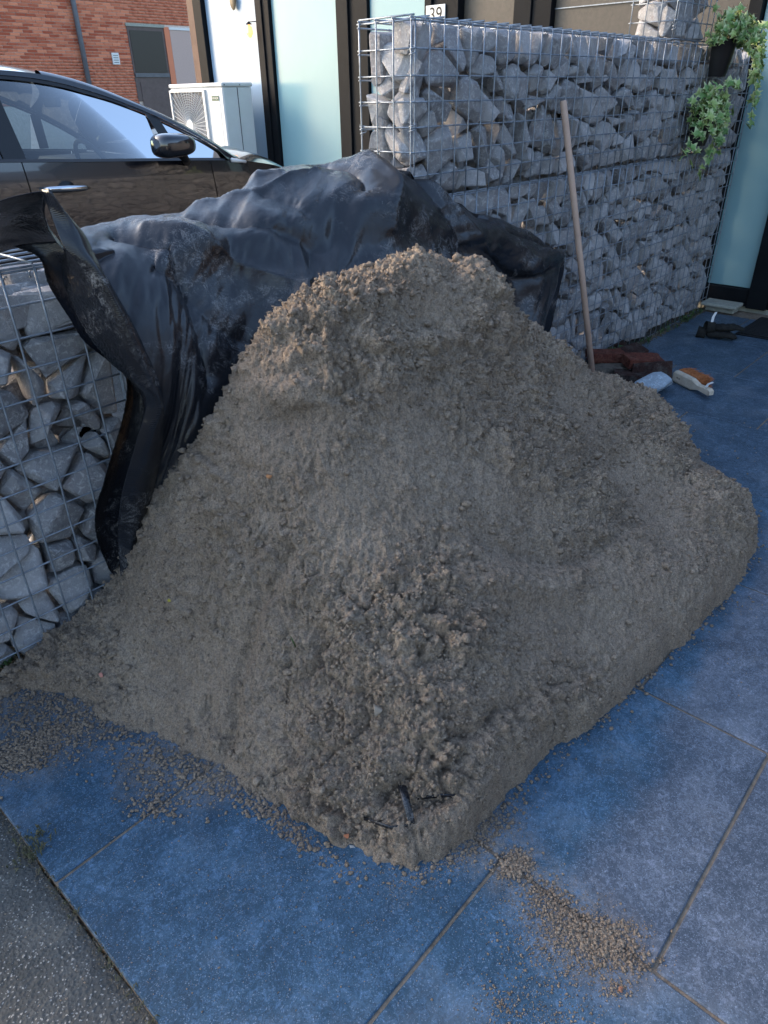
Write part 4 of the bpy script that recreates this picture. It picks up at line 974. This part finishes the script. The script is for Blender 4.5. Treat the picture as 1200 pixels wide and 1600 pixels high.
side_panel('pillar', 1.66, 1.775, belt2, wtop, M['trim'], 4, 6, off=-.002)
# slanted front edge of the door frame
out = []
for sgn in (0, 1):
    b = MB(); rows = []
    for j in range(9):
        t = j / 8; z = belt2(2.6) + (wtop(2.6) - belt2(2.6)) * t; x = 2.60 + .065 * (1 - t) - .012
        rows.append([(xx, (ysurf(xx, z) - .004) if sgn == 0 else 2 * CY - (ysurf(xx, z) - .004), z) for xx in (x, x + .03, x + .07)])
    b.grid(rows); b.build('door_frame', M['trim'], car, True)
side_panel('window_frame', .0, 3.06, wtop, lambda x: wtop(x) + .42 * (rail(x) - wtop(x)), M['trim'], 70, 2, off=-.004)
side_panel('roof_rail', -.2, 3.12, lambda x: wtop(x) + .45 * (rail(x) - wtop(x)) if x < 3.03 else belt(x), rail, M['paint'], 80, 3, off=-.008)
# roof, windscreen, bonnet
def cross(name, x0, x1, m, nx_, prof_e, prof_c, yin=.0, ny_=20, ex=2.2):
    rows = []
    for i in range(nx_ + 1):
        x = x0 + (x1 - x0) * i / nx_; ye = ysurf(x, prof_e(x)) - .008 + yin; ze, zc = prof_e(x), prof_c(x); r = []
        for j in range(ny_ + 1):
            t = -1 + 2 * j / ny_; r.append((x, CY + t * (CY - ye), zc - (zc - ze) * abs(t) ** ex))
        rows.append(r)
    b = MB(); b.grid(rows); return b.build(name, m, car, True)
cross('roof', .0, 2.12, M['paint'], 30, rail, roofc)
def pil(x): return rail(x)
cross('windscreen', 2.125, 3.12, M['glass'], 26, lambda x: rail(x) - .004, lambda x: roofc(x) - .004, .055)
for sgn in (0, 1):        # A pillars and roof edge, body colour, wide outer strip
    rows = []
    for i in range(31):
        x = 2.05 + (3.14 - 2.05) * i / 30; y0 = ysurf(x, rail(x)) - .008; z0 = rail(x)
        rows.append([(x, (y if sgn == 0 else 2 * CY - y), z) for y, z in ((y0, z0), (y0 + .02, z0 + .016), (y0 + .055, z0 + .022), (y0 + .075, z0 + .012))])
    b = MB(); b.grid(rows); b.build('windscreen_pillar', M['paint'], car, True)
bonc = smooth_tab([(3.0, 1.06), (3.15, 1.055), (3.4, 1.03), (3.7, .965), (3.9, .88), (4.02, .74), (4.05, .60)], 60)
bone = smooth_tab([(3.0, .985), (3.2, .962), (3.45, .915), (3.75, .828), (3.95, .71), (4.02, .61), (4.05, .56)], 60)
rows = []
for i in range(31):
    x = 3.02 + (4.03 - 3.02) * i / 30; ye = ysurf(x, belt(x)) - .006; r = []
    for j in range(25):
        t = -1 + 2 * j / 24; r.append((x, CY + t * (CY - ye), bonc(x) - (bonc(x) - belt(x)) * abs(t) ** 2.6))
    rows.append(r)
b = MB(); b.grid(rows); b.build('bonnet', M['paint'], car, True)
rows = []
for i in range(9):
    z = .62 - .40 * i / 8; rows.append([(4.02 + .12 * math.sin(math.pi * (i + 1) / 10) - .15 * abs(t) ** 3, CY + t * (.9 - .45 * 0) * .75, z) for t in np.linspace(-1, 1, 17)])
b = MB(); b.grid(rows); b.build('front_bumper', M['paint'], car, True)
rows = [[(-.25 - .1 * math.sin(math.pi * i / 10), CY + t * .85, 1.12 - .85 * i / 10) for t in np.linspace(-1, 1, 9)] for i in range(11)]
b = MB(); b.grid(rows); b.build('tailgate', M['paint'], car, True)
for x in (.45, 3.35):
    for sgn in (0, 1):
        y0 = 4.11 if sgn == 0 else 5.71
        b = MB(); b.tube([(x, y0, .31), (x, y0 + .02, .31), (x, y0 + .18, .31)], [.30, .32, .32], 28); wh = b.build('wheel', M['black'], car, True)
        b = MB(); b.tube([(x, y0 - .012 if sgn == 0 else y0 + .19, .31), (x, y0 - .002 if sgn == 0 else y0 + .182, .31)], .21, 24); b.build('rim', M['chrome'], wh, True)
# headlamp at the near front corner
rows = []
for i in range(9):
    x = 3.52 + .40 * i / 8; rows.append([(x, ysurf(x, belt(x) - d) - .012, belt(x) - d) for d in (.004 + .0 * i, .03, .07, .10)])
b = MB(); b.grid(rows); b.build('headlight', M['darkglass'], car, True)
# door handle
hd = empty('door_handle', (1.93, 4.05, .9)); hd.parent = car; hd.location = (1.93 - 2.3, 4.05 - 5.0, .9)
def hlink(b, name, m, smooth=True):
    me = b.mesh(name); me.materials.append(m); me.transform(Matrix.Translation((-1.93, -4.05, -.9)))
    if smooth: me.polygons.foreach_set('use_smooth', [True] * len(me.polygons))
    o = bpy.data.objects.new(name, me); col.objects.link(o); o.parent = hd; return o
yh = ysurf(1.93, .9)
b = MB(); b.tube([(1.80, yh - .012, .905), (1.83, yh - .035, .902), (1.93, yh - .045, .898), (2.02, yh - .035, .892), (2.06, yh - .008, .888)], [.010, .014, .016, .014, .008], 10); hlink(b, 'grip', M['chrome'])
b = MB(); b.tube([(1.935, yh - .003, .882), (1.935, yh + .004, .882)], .052, 20); hlink(b, 'recess', M['trim'])
# mirror
mir = []
b = MB(); bmesh.ops.create_uvsphere(b.bm, u_segments=24, v_segments=14, radius=1)
for v in b.bm.verts:
    x, y, z = v.co; f_ = .5 + .5 * abs(x) ** 3
    v.co = Vector((2.555 + math.copysign(abs(x) ** .7, x) * .125, 3.945 + math.copysign(abs(y) ** .8, y) * .10, 1.075 + math.copysign(abs(z) ** .62, z) * (.062 - .012 * x)))
b.build('mirror', M['paint'], car, True)
b = MB(); b.tube([(2.62, 3.98, 1.03), (2.70, 4.06, .99), (2.73, 4.10, .975)], [.03, .022, .026], 10); b.build('mirror_arm', M['trim'], car, True)
b = MB(); b.tube([(3.06, ysurf(3.06, .96) - .01, .962), (3.17, ysurf(3.17, .945) - .012, .945)], [.014, .008], 8); b.build('side_repeater', M['white'], car, True)
# interior
b = MB(); b.box((.0, 4.25, .25), (3.05, 5.75, .45)); b.build('floor_pan', M['int'], car)
b = MB(); b.box((2.55, 4.22, .75), (3.05, 5.78, .96), .03); b.build('dashboard', M['int'], car)
def seat(x, y):
    s_ = []
    b = MB(); Mx = Matrix.Translation((x, y, .72)) @ Matrix.Rotation(rad(-14), 4, 'Y'); b.box((-.07, -.25, -.3), (.07, .25, .34), .05, Mx); b.box((-.05, -.13, .37), (.05, .13, .55), .04, Mx); b.box((.05, -.25, -.32), (.55, .25, -.16), .05, Matrix.Translation((x, y, .72))); b.build('seat', M['intl'], car, True)
seat(1.72, 4.62); seat(1.72, 5.38)
b = MB(); Mx = Matrix.Translation((.75, CY, .72)) @ Matrix.Rotation(rad(-16), 4, 'Y'); b.box((-.08, -.65, -.3), (.08, .65, .36), .05, Mx); b.build('rear_seat', M['intl'], car, True)
b = MB(); Mx = Matrix.Translation((2.42, 4.62, .93)) @ Matrix.Rotation(rad(65), 4, 'Y'); pts = [Mx @ Vector((.18 * math.cos(a), .18 * math.sin(a), 0)) for a in np.linspace(0, 6.283, 33)]; b.tube(pts, .014, 8, False); b.tube([Mx @ Vector((0, -.17, 0)), Mx @ Vector((0, .17, 0))], .018, 6); b.build('steering_wheel', M['int'], car, True)
b = MB(); b.box((2.40, 4.93, 1.27), (2.43, 5.13, 1.33), .01); b.build('interior_mirror', M['int'], car)

# ================================================================ ACROSS THE STREET (unseen house added to darken reflections)
op = empty('added_house', (3, -9, 0), 'unseen grey house added across the path to darken reflections', 'house')
b = MB(); b.box((-9, -17, -.04), (18, -12.0, 5.0)); b.build('wall', m_noisy('grey_render', (.09, .09, .09), (.13, .13, .13), 6, .9), op)
b = MB(); b.prism([(-17.4, 5.02), (-11.7, 5.02), (-14.5, 6.6)], 0, -9.3, 18.3); b.build('roof', M['dkgrey'], op)
for k in range(7):
    b = MB(); b.box((-7.5 + 3.6 * k, -12.02, .9), (-5.9 + 3.6 * k, -11.96, 2.3)); b.build('window', M['darkglass'], op)
    b = MB(); b.box((-7.5 + 3.6 * k, -12.02, 3.5), (-5.9 + 3.6 * k, -11.96, 4.8)); b.build('window', M['darkglass'], op)
# ================================================================ SMALL OBJECTS
# broom handle
top = at(880, 157, 1, 1.650); bot = Vector((3.08, 1.42, .02)); q = at(922, 550, 1, 1.47)
bot = top + (q - top) * ((top.z - .0) / (top.z - q.z)); 
if bot.z < .01: bot = top + (q - top) * ((top.z - .012) / (top.z - q.z))
b = MB(); b.tube([top, top + (bot - top) * .004, top + (bot - top) * .5, bot], [.010, .0135, .0138, .0138], 14)
o = b.build('broom_handle', M['wood'], None, True); tag(o, 'long bare wooden broom handle leaning against the stone wall behind the heap', 'pole')
# old clinker pavers
def brick_obj(px, py, z, rz, ry, rx, label, sz=(.20, .095, .05), m=None):
    p = at(px, py, 2, z); bm = bmesh.new(); bmesh.ops.create_cube(bm, size=1)
    for v in bm.verts: v.co = Vector((v.co.x * sz[0], v.co.y * sz[1], v.co.z * sz[2]))
    bmesh.ops.subdivide_edges(bm, edges=bm.edges[:], cuts=5, use_grid_fill=True)
    for v in bm.verts:
        c = np.array([[v.co.x + px, v.co.y, v.co.z]]); d = Vector((vnoise(c, 30, 1)[0], vnoise(c, 30, 2)[0], vnoise(c, 30, 3)[0])) * .0035; v.co += d
        e = Vector((abs(v.co.x) / sz[0], abs(v.co.y) / sz[1], abs(v.co.z) / sz[2])) * 2
        if sorted(e)[1] > .92: v.co *= .975
    me = bpy.data.meshes.new('clinker_brick'); bm.to_mesh(me); bm.free(); me.materials.append(m or M['paver'])
    o = bpy.data.objects.new('clinker_brick', me); col.objects.link(o); o.location = p; o.rotation_euler = (rad(rx), rad(ry), rad(rz)); tag(o, label, 'brick', 'old clinker bricks heaped beside the wall')
    return o
def m_clinker(name, c1, c2, c3):
    m = mat(name, rough=.92, spec=.2); n = N(m); c = n.ramp(n.noise(35, 6, .75), [(.3, c1), (.6, c2)])
    c = n.mix(n.rng(n.noise(18, 5, .75), .48, .62, 0, .85), c, c3); c = n.mix(n.rng(n.noise(120, 3, .7), .52, .66, 0, .6), c, (.012, .010, .010)); n.set('Base Color', c)
    n.set('Normal', n.bump(n.noise(70, 6, .75), 1.0, .008)); return m
M['paver'] = m_clinker('weathered_clinker', (.02, .013, .012), (.06, .03, .025), (.10, .085, .075))
M['paver2'] = m_noisy('dusty_clinker', (.08, .07, .06), (.20, .17, .14), 40, .9, .2, .8, .004)
M['paver3'] = m_clinker('red_clinker', (.06, .022, .018), (.16, .05, .035), (.20, .085, .06))
brick_obj(950, 578, .026, -45, 0, 0, 'grey dusty brick at the bottom of the heap nearest the broom handle', m=M['paver2'])
brick_obj(946, 556, .079, -42, 2, 0, 'dark red brick lying on the dusty one beside the broom handle', m=M['paver3'])
brick_obj(948, 540, .028, -34, 0, 0, 'dark red brick behind the broom handle touching the wire wall')
brick_obj(985, 552, .035, -12, 0, 18, 'blackish brick lying crosswise in the middle of the heap')
brick_obj(990, 590, .026, -66, 0, 0, 'brown brick mostly hidden under the bright red top brick')
brick_obj(1004, 564, .084, -38, 5, 10, 'reddest brick, on top of the heap and tilted towards the paving', m=M['paver3'])
brick_obj(1018, 580, .050, -53, -5, 74, 'long dark weathered brick on edge at the front of the heap')
# rock beside the bricks
def rock(px, py, z, r, sc, label, seed):
    rr = random.Random(seed); bm = bmesh.new()
    for k in range(22):
        v = Vector((rr.gauss(0, 1), rr.gauss(0, 1), rr.gauss(0, 1))).normalized(); bm.verts.new(Vector((v.x * sc[0], v.y * sc[1], v.z * sc[2])) * r)
    bmesh.ops.convex_hull(bm, input=bm.verts[:]); bmesh.ops.delete(bm, geom=[v for v in bm.verts if not v.link_faces], context='VERTS')
    bmesh.ops.bevel(bm, geom=bm.edges[:], offset=.004, segments=2, affect='EDGES', clamp_overlap=True)
    me = bpy.data.meshes.new('rock'); bm.to_mesh(me); bm.free(); me.materials.append(m_stone('pale_rock', (.95, 1.15, 1.3)))
    o = bpy.data.objects.new('rock', me); col.objects.link(o); o.location = at(px, py, 2, z); tag(o, label, 'rock'); return o
rock(1024, 602, .05, .105, (1.15, .95, .60), 'pale blue grey rock lying in front of the heaped bricks', 5)
rock(935, 602, .12, .055, (1.1, .9, .7), 'small grey rock wedged between sand and the bricks', 9)
# hand brush
hb = empty('hand_brush', at(1085, 600, 2, .0), 'hand brush with pale wooden back and orange bristles lying on the tiles', 'brush')
HB0 = at(1055, 590, 2, .02); HB1 = at(1112, 618, 2, .02); ax = (HB1 - HB0); L = ax.length; ax.normalize(); sd2 = Vector((-ax.y, ax.x, 0)); 
if sd2.dot(Vector((1, 1, 0))) < 0: sd2 = -sd2
prof = [(0, .022), (.03, .030), (.15, .031), (.50, .030), (.60, .020), (.68, .014), (.85, .017), (.95, .018), (1.0, .010)]
b = MB(); rr = []
for t, hw in prof:
    c = HB0 + ax * (L * t); rr.append([c + Vector((0, 0, hw)) + sd2 * -.011, c + Vector((0, 0, hw * .7)) + sd2 * -.018, c - Vector((0, 0, hw * .7)) + sd2 * -.018, c - Vector((0, 0, hw)) + sd2 * -.011, c - Vector((0, 0, hw)) + sd2 * .008, c + Vector((0, 0, hw)) + sd2 * .008, c + Vector((0, 0, hw)) + sd2 * -.011])
for r in rr:
    for v in r: v.z += .012
b.grid(rr); bmesh.ops.remove_doubles(b.bm, verts=b.bm.verts[:], dist=1e-5); bmesh.ops.holes_fill(b.bm, edges=[e for e in b.bm.edges if e.is_boundary])
b.build('wooden_back', M['palewood'], hb)
b = MB()
for i in range(1100):
    t = random.uniform(.03, .56); z = random.uniform(-.018, .034); s0 = HB0 + ax * (L * t) + Vector((0, 0, .012 + z)) + sd2 * .006
    fl_ = Vector((random.gauss(0, .005), random.gauss(0, .005), random.gauss(0, .004) - .004)) + ax * ((t - .3) * .045)
    e = s0 + sd2 * random.uniform(.072, .092) + fl_; e.z = max(e.z, .001); b.tube([s0, (s0 + e) / 2 + Vector((0, 0, .002)), e], [.0011, .0011, .0007], 3, False)
o = b.build('bristles', M['bristle'], hb); o['kind'] = 'stuff'
b = MB(); c = HB0 + ax * (L * .86) + Vector((0, 0, .034)); b.grid([[c + sd2 * (-.018) , c + sd2 * -.006 + Vector((0, 0, .014)), c + sd2 * .02 + Vector((0, 0, .02))], [c + ax * .014 + sd2 * -.018, c + ax * .014 + sd2 * -.006 + Vector((0, 0, .015)), c + ax * .014 + sd2 * .02 + Vector((0, 0, .02))]]); o = b.build('hang_tag', M['white'], hb); md = o.modifiers.new('t', 'SOLIDIFY'); md.thickness = .001
me = text_mesh('PEGR', .012, .0002)
sx_ = ax; szv = -sd2; Rm = Matrix((sx_, szv.cross(sx_), szv)).transposed().to_4x4(); c = HB0 + ax * (L * .16) + Vector((0, 0, .012)) - sd2 * .0185; me.transform(Matrix.Translation(c) @ Rm); link('stamp', me, M['black'], hb)
# gloves
def skin_obj(name, verts, edges, radii, m, parent, levels=1, root=0):
    me = bpy.data.meshes.new(name); me.from_pydata([tuple(v) for v in verts], edges, []); me.materials.append(m)
    o = bpy.data.objects.new(name, me); col.objects.link(o); o.parent = parent
    if parent: o.matrix_basis = Matrix.Translation(-Vector(parent.location))
    o.modifiers.new('skin', 'SKIN'); me.skin_vertices[0].data[root].use_root = True
    for i, r in enumerate(radii): me.skin_vertices[0].data[i].radius = (r if isinstance(r, tuple) else (r, r))
    s_ = o.modifiers.new('sub', 'SUBSURF'); s_.levels = levels + 1; s_.render_levels = levels + 1; return o
G0 = at(1108, 528, 2, 0)
def glove(o0, dr, lift, label):
    dr = Vector(dr).normalized(); sd_ = Vector((-dr.y, dr.x, 0)); e = empty('work_glove', o0, label, 'glove', 'work gloves lying on the paving')
    up = Vector((0, 0, 1)); w_ = Vector(o0) + up * lift
    V = [w_, w_ + dr * .05, w_ + dr * .095 + up * .004]; E = [(0, 1), (1, 2)]; Rr = [(.034, .022), (.036, .022), (.038, .020)]
    for k in range(4):
        s_ = (k - 1.5) * .022; ln = (.062, .075, .07, .055)[k]; b0 = V[2] + sd_ * s_ + dr * .012; i = len(V); dn = -.006 - .004 * k
        V += [b0, b0 + dr * ln * .5 + sd_ * s_ * .2 + up * .004, b0 + dr * ln + sd_ * s_ * .3 + up * dn]; E += [(2, i), (i, i + 1), (i + 1, i + 2)]; Rr += [.0125, .0120, .0105]
    i = len(V); b0 = V[1] + sd_ * .034; V += [b0, b0 + sd_ * .025 + dr * .02, b0 + sd_ * .035 + dr * .045 - up * .004]; E += [(1, i), (i, i + 1), (i + 1, i + 2)]; Rr += [.014, .013, .0115]
    skin_obj('glove_body', V, E, Rr, M['glove'], e); 
    b = MB(); b.tube([w_ - dr * .045 + up * .006, w_ - dr * .02 + up * .003, w_ + dr * .005], [.036, .033, .034], 16, False); o = b.build('cuff', M['glove'], e, True); md = o.modifiers.new('t', 'SOLIDIFY'); md.thickness = .003
    return e, w_, dr, sd_
vr = (at(1135, 532, 2, 0) - at(1090, 527, 2, 0))
glove(at(1100, 527, 2, 0) , vr, .024, 'flat black work glove lying lower on the tiles under its pair')
e, w_, dr, sd_ = glove(at(1112, 520, 2, .03), (vr.x, vr.y + .1, 0), .030, 'folded black work glove on top of its pair with a white care tag standing up')
b = MB(); c = w_ + Vector((0, 0, .035)); b.grid([[c - dr * .02, c - dr * .005], [c + Vector((0, 0, .03)) - dr * .015 + sd_ * .01, c + Vector((0, 0, .032)) + sd_ * .008], [c + Vector((0, 0, .055)) - dr * .002 + sd_ * .015, c + Vector((0, 0, .058)) + dr * .012 + sd_ * .015]]); o = b.build('care_tag', M['white'], e); md = o.modifiers.new('t', 'SOLIDIFY'); md.thickness = .0012
# doormat
dm = empty('doormat', (5.0, 1.0, 0), 'black ribbed rubber doormat on the tiles in front of the door', 'doormat')
mx0, mx1, my0, my1 = 4.62, 5.08, .45, 1.285
b = MB(); b.box((mx0, my0, .002), (mx1, my1, .010), .003); b.build('mat_base', M['mat_'], dm)
b = MB(); b.box((0, my0 + .01, 0), (.018, my1 - .01, .007), .002); rme = b.mesh('rib'); rme.materials.append(M['mat_'])
for k in range(15): place('rib', rme, dm, (mx0 + .012 + k * .0298 - 5.0, -1.0, .0105))
# ivy pots
def ivy_leaf_mesh():
    pts = []; n = 5
    ang = [-90, -38, 15, 90, 165, 218]; 
    tips = [(0, -.006), (.020, -.012), (.012, -.002), (.025, .010), (.011, .012), (0, .034), (-.011, .012), (-.025, .010), (-.012, -.002), (-.020, -.012)]
    bm = bmesh.new(); c = bm.verts.new((0, 0, .004)); vs = [bm.verts.new((x, y, -.0035 * (abs(x) + abs(y)) / .03)) for x, y in tips]
    for i in range(len(vs)): bm.faces.new((c, vs[i], vs[(i + 1) % len(vs)]))
    me = bpy.data.meshes.new('ivy_leaf'); bm.to_mesh(me); bm.free(); me.materials.append(M['leaf']); return me
leafs = ivy_leaf_mesh()
def ivy(loc, label, pot_r, crown, vines, nl, seed):
    r = random.Random(seed); e = empty('ivy_planter', loc, label, 'plant', 'black pots of variegated ivy on the stone wall')
    L0 = Vector(loc)
    # half-round pot hung on the wire, open at the top
    b = MB(); rows = []
    for z, k in ((0, .70), (.02, .76), (.10, .92), (.155, 1.0), (.165, 1.06), (.165, .97), (.13, .93)):
        rows.append([L0 + Vector((math.cos(a) * pot_r * k, -abs(math.sin(a)) * pot_r * k * .85, z - .16)) for a in np.linspace(math.pi, 0, 17)])
    b.grid(rows); b.bm.faces.new(b.bm.verts[:17]) if False else None
    b.build('pot', M['black'], e, True)
    b = MB(); b.prism([(math.cos(a) * pot_r * .9, -abs(math.sin(a)) * pot_r * .75) for a in np.linspace(math.pi, 0, 13)], 2, -.04, -.035, Matrix.Translation(L0)); b.build('soil', M['grout'], e)
    b = MB(); leaf_pos = []
    for k in range(crown[0]):
        a = r.uniform(0, 6.283); ln = r.uniform(.5, 1) * crown[1]; dx = math.cos(a) * ln; dy = -abs(math.sin(a)) * ln * .8 + .02; top_ = r.uniform(.02, crown[2]); dp = r.uniform(-.02, .12)
        p0 = L0 + Vector((dx * .15, dy * .15 - .03, -.03)); p1 = L0 + Vector((dx * .6, dy * .7 - .02, top_)); p2 = L0 + Vector((dx, dy - .02, top_ - dp)); b.tube([p0, p1, p2], .0012, 3, False)
        for q in range(nl): 
            t = r.uniform(.25, 1); p = (p0 * (1 - t) ** 2 + p1 * 2 * t * (1 - t) + p2 * t * t) + Vector((r.gauss(0, .014), r.gauss(0, .012), r.gauss(0, .016))); leaf_pos.append(p)
    for (ex, ey, ez, n_) in vines:
        p0 = L0 + Vector((ex * .3, -pot_r * .8, .0)); p3 = L0 + Vector((ex, ey, ez)); P_ = []
        for i in range(9):
            t = i / 8; p = p0.lerp(p3, t) + Vector((math.sin(t * 7 + seed) * .02, -.03 * math.sin(t * 3.1), .05 * math.sin(t * 3.14))); P_.append(p)
        b.tube(P_, .0013, 3, False)
        for i in range(n_):
            t = (i + r.random()) / n_; k = t * 8; j = min(int(k), 7); p = P_[j].lerp(P_[j + 1], k - j) + Vector((r.gauss(0, .014), r.gauss(0, .012), r.gauss(0, .012))); leaf_pos.append(p)
    b.build('stems', m_noisy('ivy_stem', (.05, .04, .02), (.10, .08, .04), 30, .8), e)
    for p in leaf_pos[:300]:
        o = bpy.data.objects.new('ivy_leaf', leafs); col.objects.link(o); o.parent = e; o.location = p - L0
        if L0.y + (p - L0).y > YF - .02 and L0.y < YF: o.location.y = min(o.location.y, YF - .02 - L0.y)
        o.rotation_euler = (rad(r.gauss(62, 26)), rad(r.gauss(0, 25)), rad(r.gauss(-20, 50))); s_ = r.uniform(.8, 1.45); o.scale = (s_, s_, s_)
pa = at(1105, 195, 1, 1.60); ivy((pa.x, 1.655, pa.z + .06), 'lower pot of variegated ivy hooked on the stone wall, framed by grey stones', .10, (36, .22, .12), [(-.26, -.04, -.22, 18), (-.12, -.06, -.24, 12), (.20, -.04, -.26, 24), (.26, -.05, -.16, 16), (.08, -.05, -.34, 16)], 5, 4)
pb = at(1140, 70, 1, 1.60); ivy((pb.x, 1.655, pb.z + .02), 'upper pot of variegated ivy with long trailing vines reaching across the door panel', .10, (48, .24, .17), [(.26, -.16, -.30, 26), (.40, -.12, -.42, 26), (.45, -.10, -.15, 24), (.36, -.2, .05, 20)], 4, 12)
# weeds at wall foot
def weeds(name, pts, n, hgt, m, label, spread=.03):
    b = MB()
    for i in range(n):
        p = random.choice(pts); p = Vector(p) + Vector((random.gauss(0, spread), random.gauss(0, spread * .4), 0)); a = random.uniform(0, 6.283); h_ = hgt * random.uniform(.4, 1); d = Vector((math.cos(a), math.sin(a), 0)) * h_ * random.uniform(.3, 1.0); wv = Vector((-math.sin(a), math.cos(a), 0)) * h_ * .12
        q = p + d * .5 + Vector((0, 0, h_ * .7)); e_ = p + d + Vector((0, 0, h_ * .6)); b.grid([[p - wv * .3, p + wv * .3], [q - wv, q + wv], [e_ - wv * .1, e_ + wv * .1]])
    o = b.build(name, m); tag(o, label, None, None, 'stuff'); return o
weeds('weeds', [(3.72, 1.645, 0), (3.76, 1.64, 0)], 60, .09, M['weed'], 'green weeds at the foot of the stone wall', .03)
weeds('weeds', [(x, 1.645, 0) for x in (4.1, 4.4, 4.5, 4.7, 4.8, 4.95)], 130, .045, M['weed'], 'low weeds along the wall foot', .05)
weeds('weeds', [(TX0 - .005, at(60, 1330, 2, 0).y, 0), (TX0 + .01, at(60, 1320, 2, 0).y + .02, 0)], 110, .020, M['drygrass'], 'tuft of dried moss and grass at the corner of the pavement', .022)
weeds('weeds', [(TX0 - .003, y, 0) for y in np.linspace(.25, 1.2, 30)], 260, .012, M['drygrass'], 'moss strip along the pavement edge', .006)
weeds('weeds', [at(6, 1040, 2, .01)[:]], 60, .03, M['weed'], 'moss at the foot of the left basket', .015)
o = None
cl = [(TX0 + random.gauss(-.006, .006), random.uniform(.1, 1.45), -.001, .0007 + .0018 * random.random() ** 2) for _ in range(1600)] + [(random.uniform(3.3, 5.1), 1.655 + random.gauss(-.015, .012), .002, .002 + .006 * random.random() ** 2) for _ in range(900)]
cl = np.array(cl); o = crumbs('dirt_crumbs', cl[:, :3], cl[:, 3], m_noisy('dark_dirt', (.05, .045, .035), (.14, .12, .09), 90, .95), None, 6); o['label'] = 'dirt along the tile edge and wall foot'
# bits lying in the sand
def surf(px, py):
    i = np.argmin((U2 - px) ** 2 + (V2 - py) ** 2); return Vector(SV[i]), Vector(NNs[i])
U2, V2 = proj(SV)
def bit(name, px, py, r, rgb, label, cat, on_tile=False, flat=.5):
    p = at(px, py, 2, 0) if on_tile else surf(px, py)[0]; n_ = Vector((0, 0, 1)) if on_tile else surf(px, py)[1]
    rr = random.Random(px); bm = bmesh.new()
    for k in range(14):
        v = Vector((rr.gauss(0, 1), rr.gauss(0, 1), rr.gauss(0, 1))).normalized(); bm.verts.new(Vector((v.x, v.y * .8, v.z * flat)) * r)
    bmesh.ops.convex_hull(bm, input=bm.verts[:]); bmesh.ops.delete(bm, geom=[v for v in bm.verts if not v.link_faces], context='VERTS')
    me = bpy.data.meshes.new(name); bm.to_mesh(me); bm.free(); me.materials.append(m_noisy(name + '_c', tuple(c * .7 for c in rgb), rgb, 90, .8))
    o = bpy.data.objects.new(name, me); col.objects.link(o); o.location = p + n_ * r * .6; o.rotation_euler = n_.to_track_quat('Z', 'Y').to_euler(); tag(o, label, cat); return o
bit('brick_chip', 160, 1055, .008, (.50, .22, .17), 'pinkish brick chip at the left foot of the sand near the wire basket', 'brick chip')
bit('yellow_leaf', 266, 939, .006, (.50, .42, .06), 'tiny yellow leaf on the left flank of the sand heap', 'leaf', flat=.2)
bit('brick_chip', 422, 743, .008, (.46, .22, .10), 'orange chip beside a hole high on the left flank of the heap', 'brick chip')
bit('brick_chip', 541, 1306, .007, (.42, .15, .07), 'narrow rust coloured chip near the front corner of the heap', 'brick chip')
bit('pebble', 553, 1323, .008, (.36, .35, .33), 'flat grey pebble under the rust coloured chip at the front corner', 'pebble')
bit('brick_chip', 970, 1548, .006, (.36, .16, .09), 'brown chip lying on the near tile below the spilled sand', 'brick chip', True)
bit('pebble', 590, 1110, .016, (.27, .23, .18), 'rounded sandy lump standing out of the lower front of the heap', 'pebble')
p, n_ = surf(463, 1010); b = MB(); b.tube([p + n_ * .002, p + n_ * .008 + Vector((.002, .006, .012)), p + n_ * .006 + Vector((0, .012, .026))], [.0012, .0018, .0005], 4); tag(b.build('grass_sprig', M['weed'], None, True), 'single green grass blade on the middle of the heap', 'grass blade')
# black strap sticking out of the sand at the front corner
bs_ = empty('bag_strap', surf(640, 1270)[0], 'black woven bag strap poking out of the sand at the front corner', 'strap')
p0 = surf(628, 1232)[0]; p1 = surf(642, 1288)[0]
b = MB(); up = Vector((0, 0, 1)); sv = Vector((.67, -.74, 0)) * .008
b.grid([[p0 - sv - up * .01, p0 + sv - up * .01], [p0 - sv + up * .012, p0 + sv + up * .010], [p0.lerp(p1, .5) - sv + up * .020, p0.lerp(p1, .5) + sv + up * .014], [p1 - sv * .8 + up * .016, p1 + sv + up * .012], [p1 - sv * .6 - up * .012, p1 + sv - up * .012]])
o = b.build('strap', M['tarp'], bs_, True); md = o.modifiers.new('t', 'SOLIDIFY'); md.thickness = .002
q0, q1, q2 = surf(570, 1275)[0], surf(610, 1292)[0], surf(642, 1286)[0]
b = MB(); b.grid([[q + up * .002, q - up * .008] for q in (q0, q1, q2)]); o = b.build('bag_edge', M['tarp'], bs_, True); md = o.modifiers.new('t', 'SOLIDIFY'); md.thickness = .002
q0, q1, q2 = surf(648, 1246)[0], surf(690, 1240)[0], surf(745, 1243)[0]
b = MB(); b.grid([[q + up * .002, q - up * .008] for q in (q0, q1, q2)]); o = b.build('bag_edge', M['tarp'], bs_, True); md = o.modifiers.new('t', 'SOLIDIFY'); md.thickness = .002
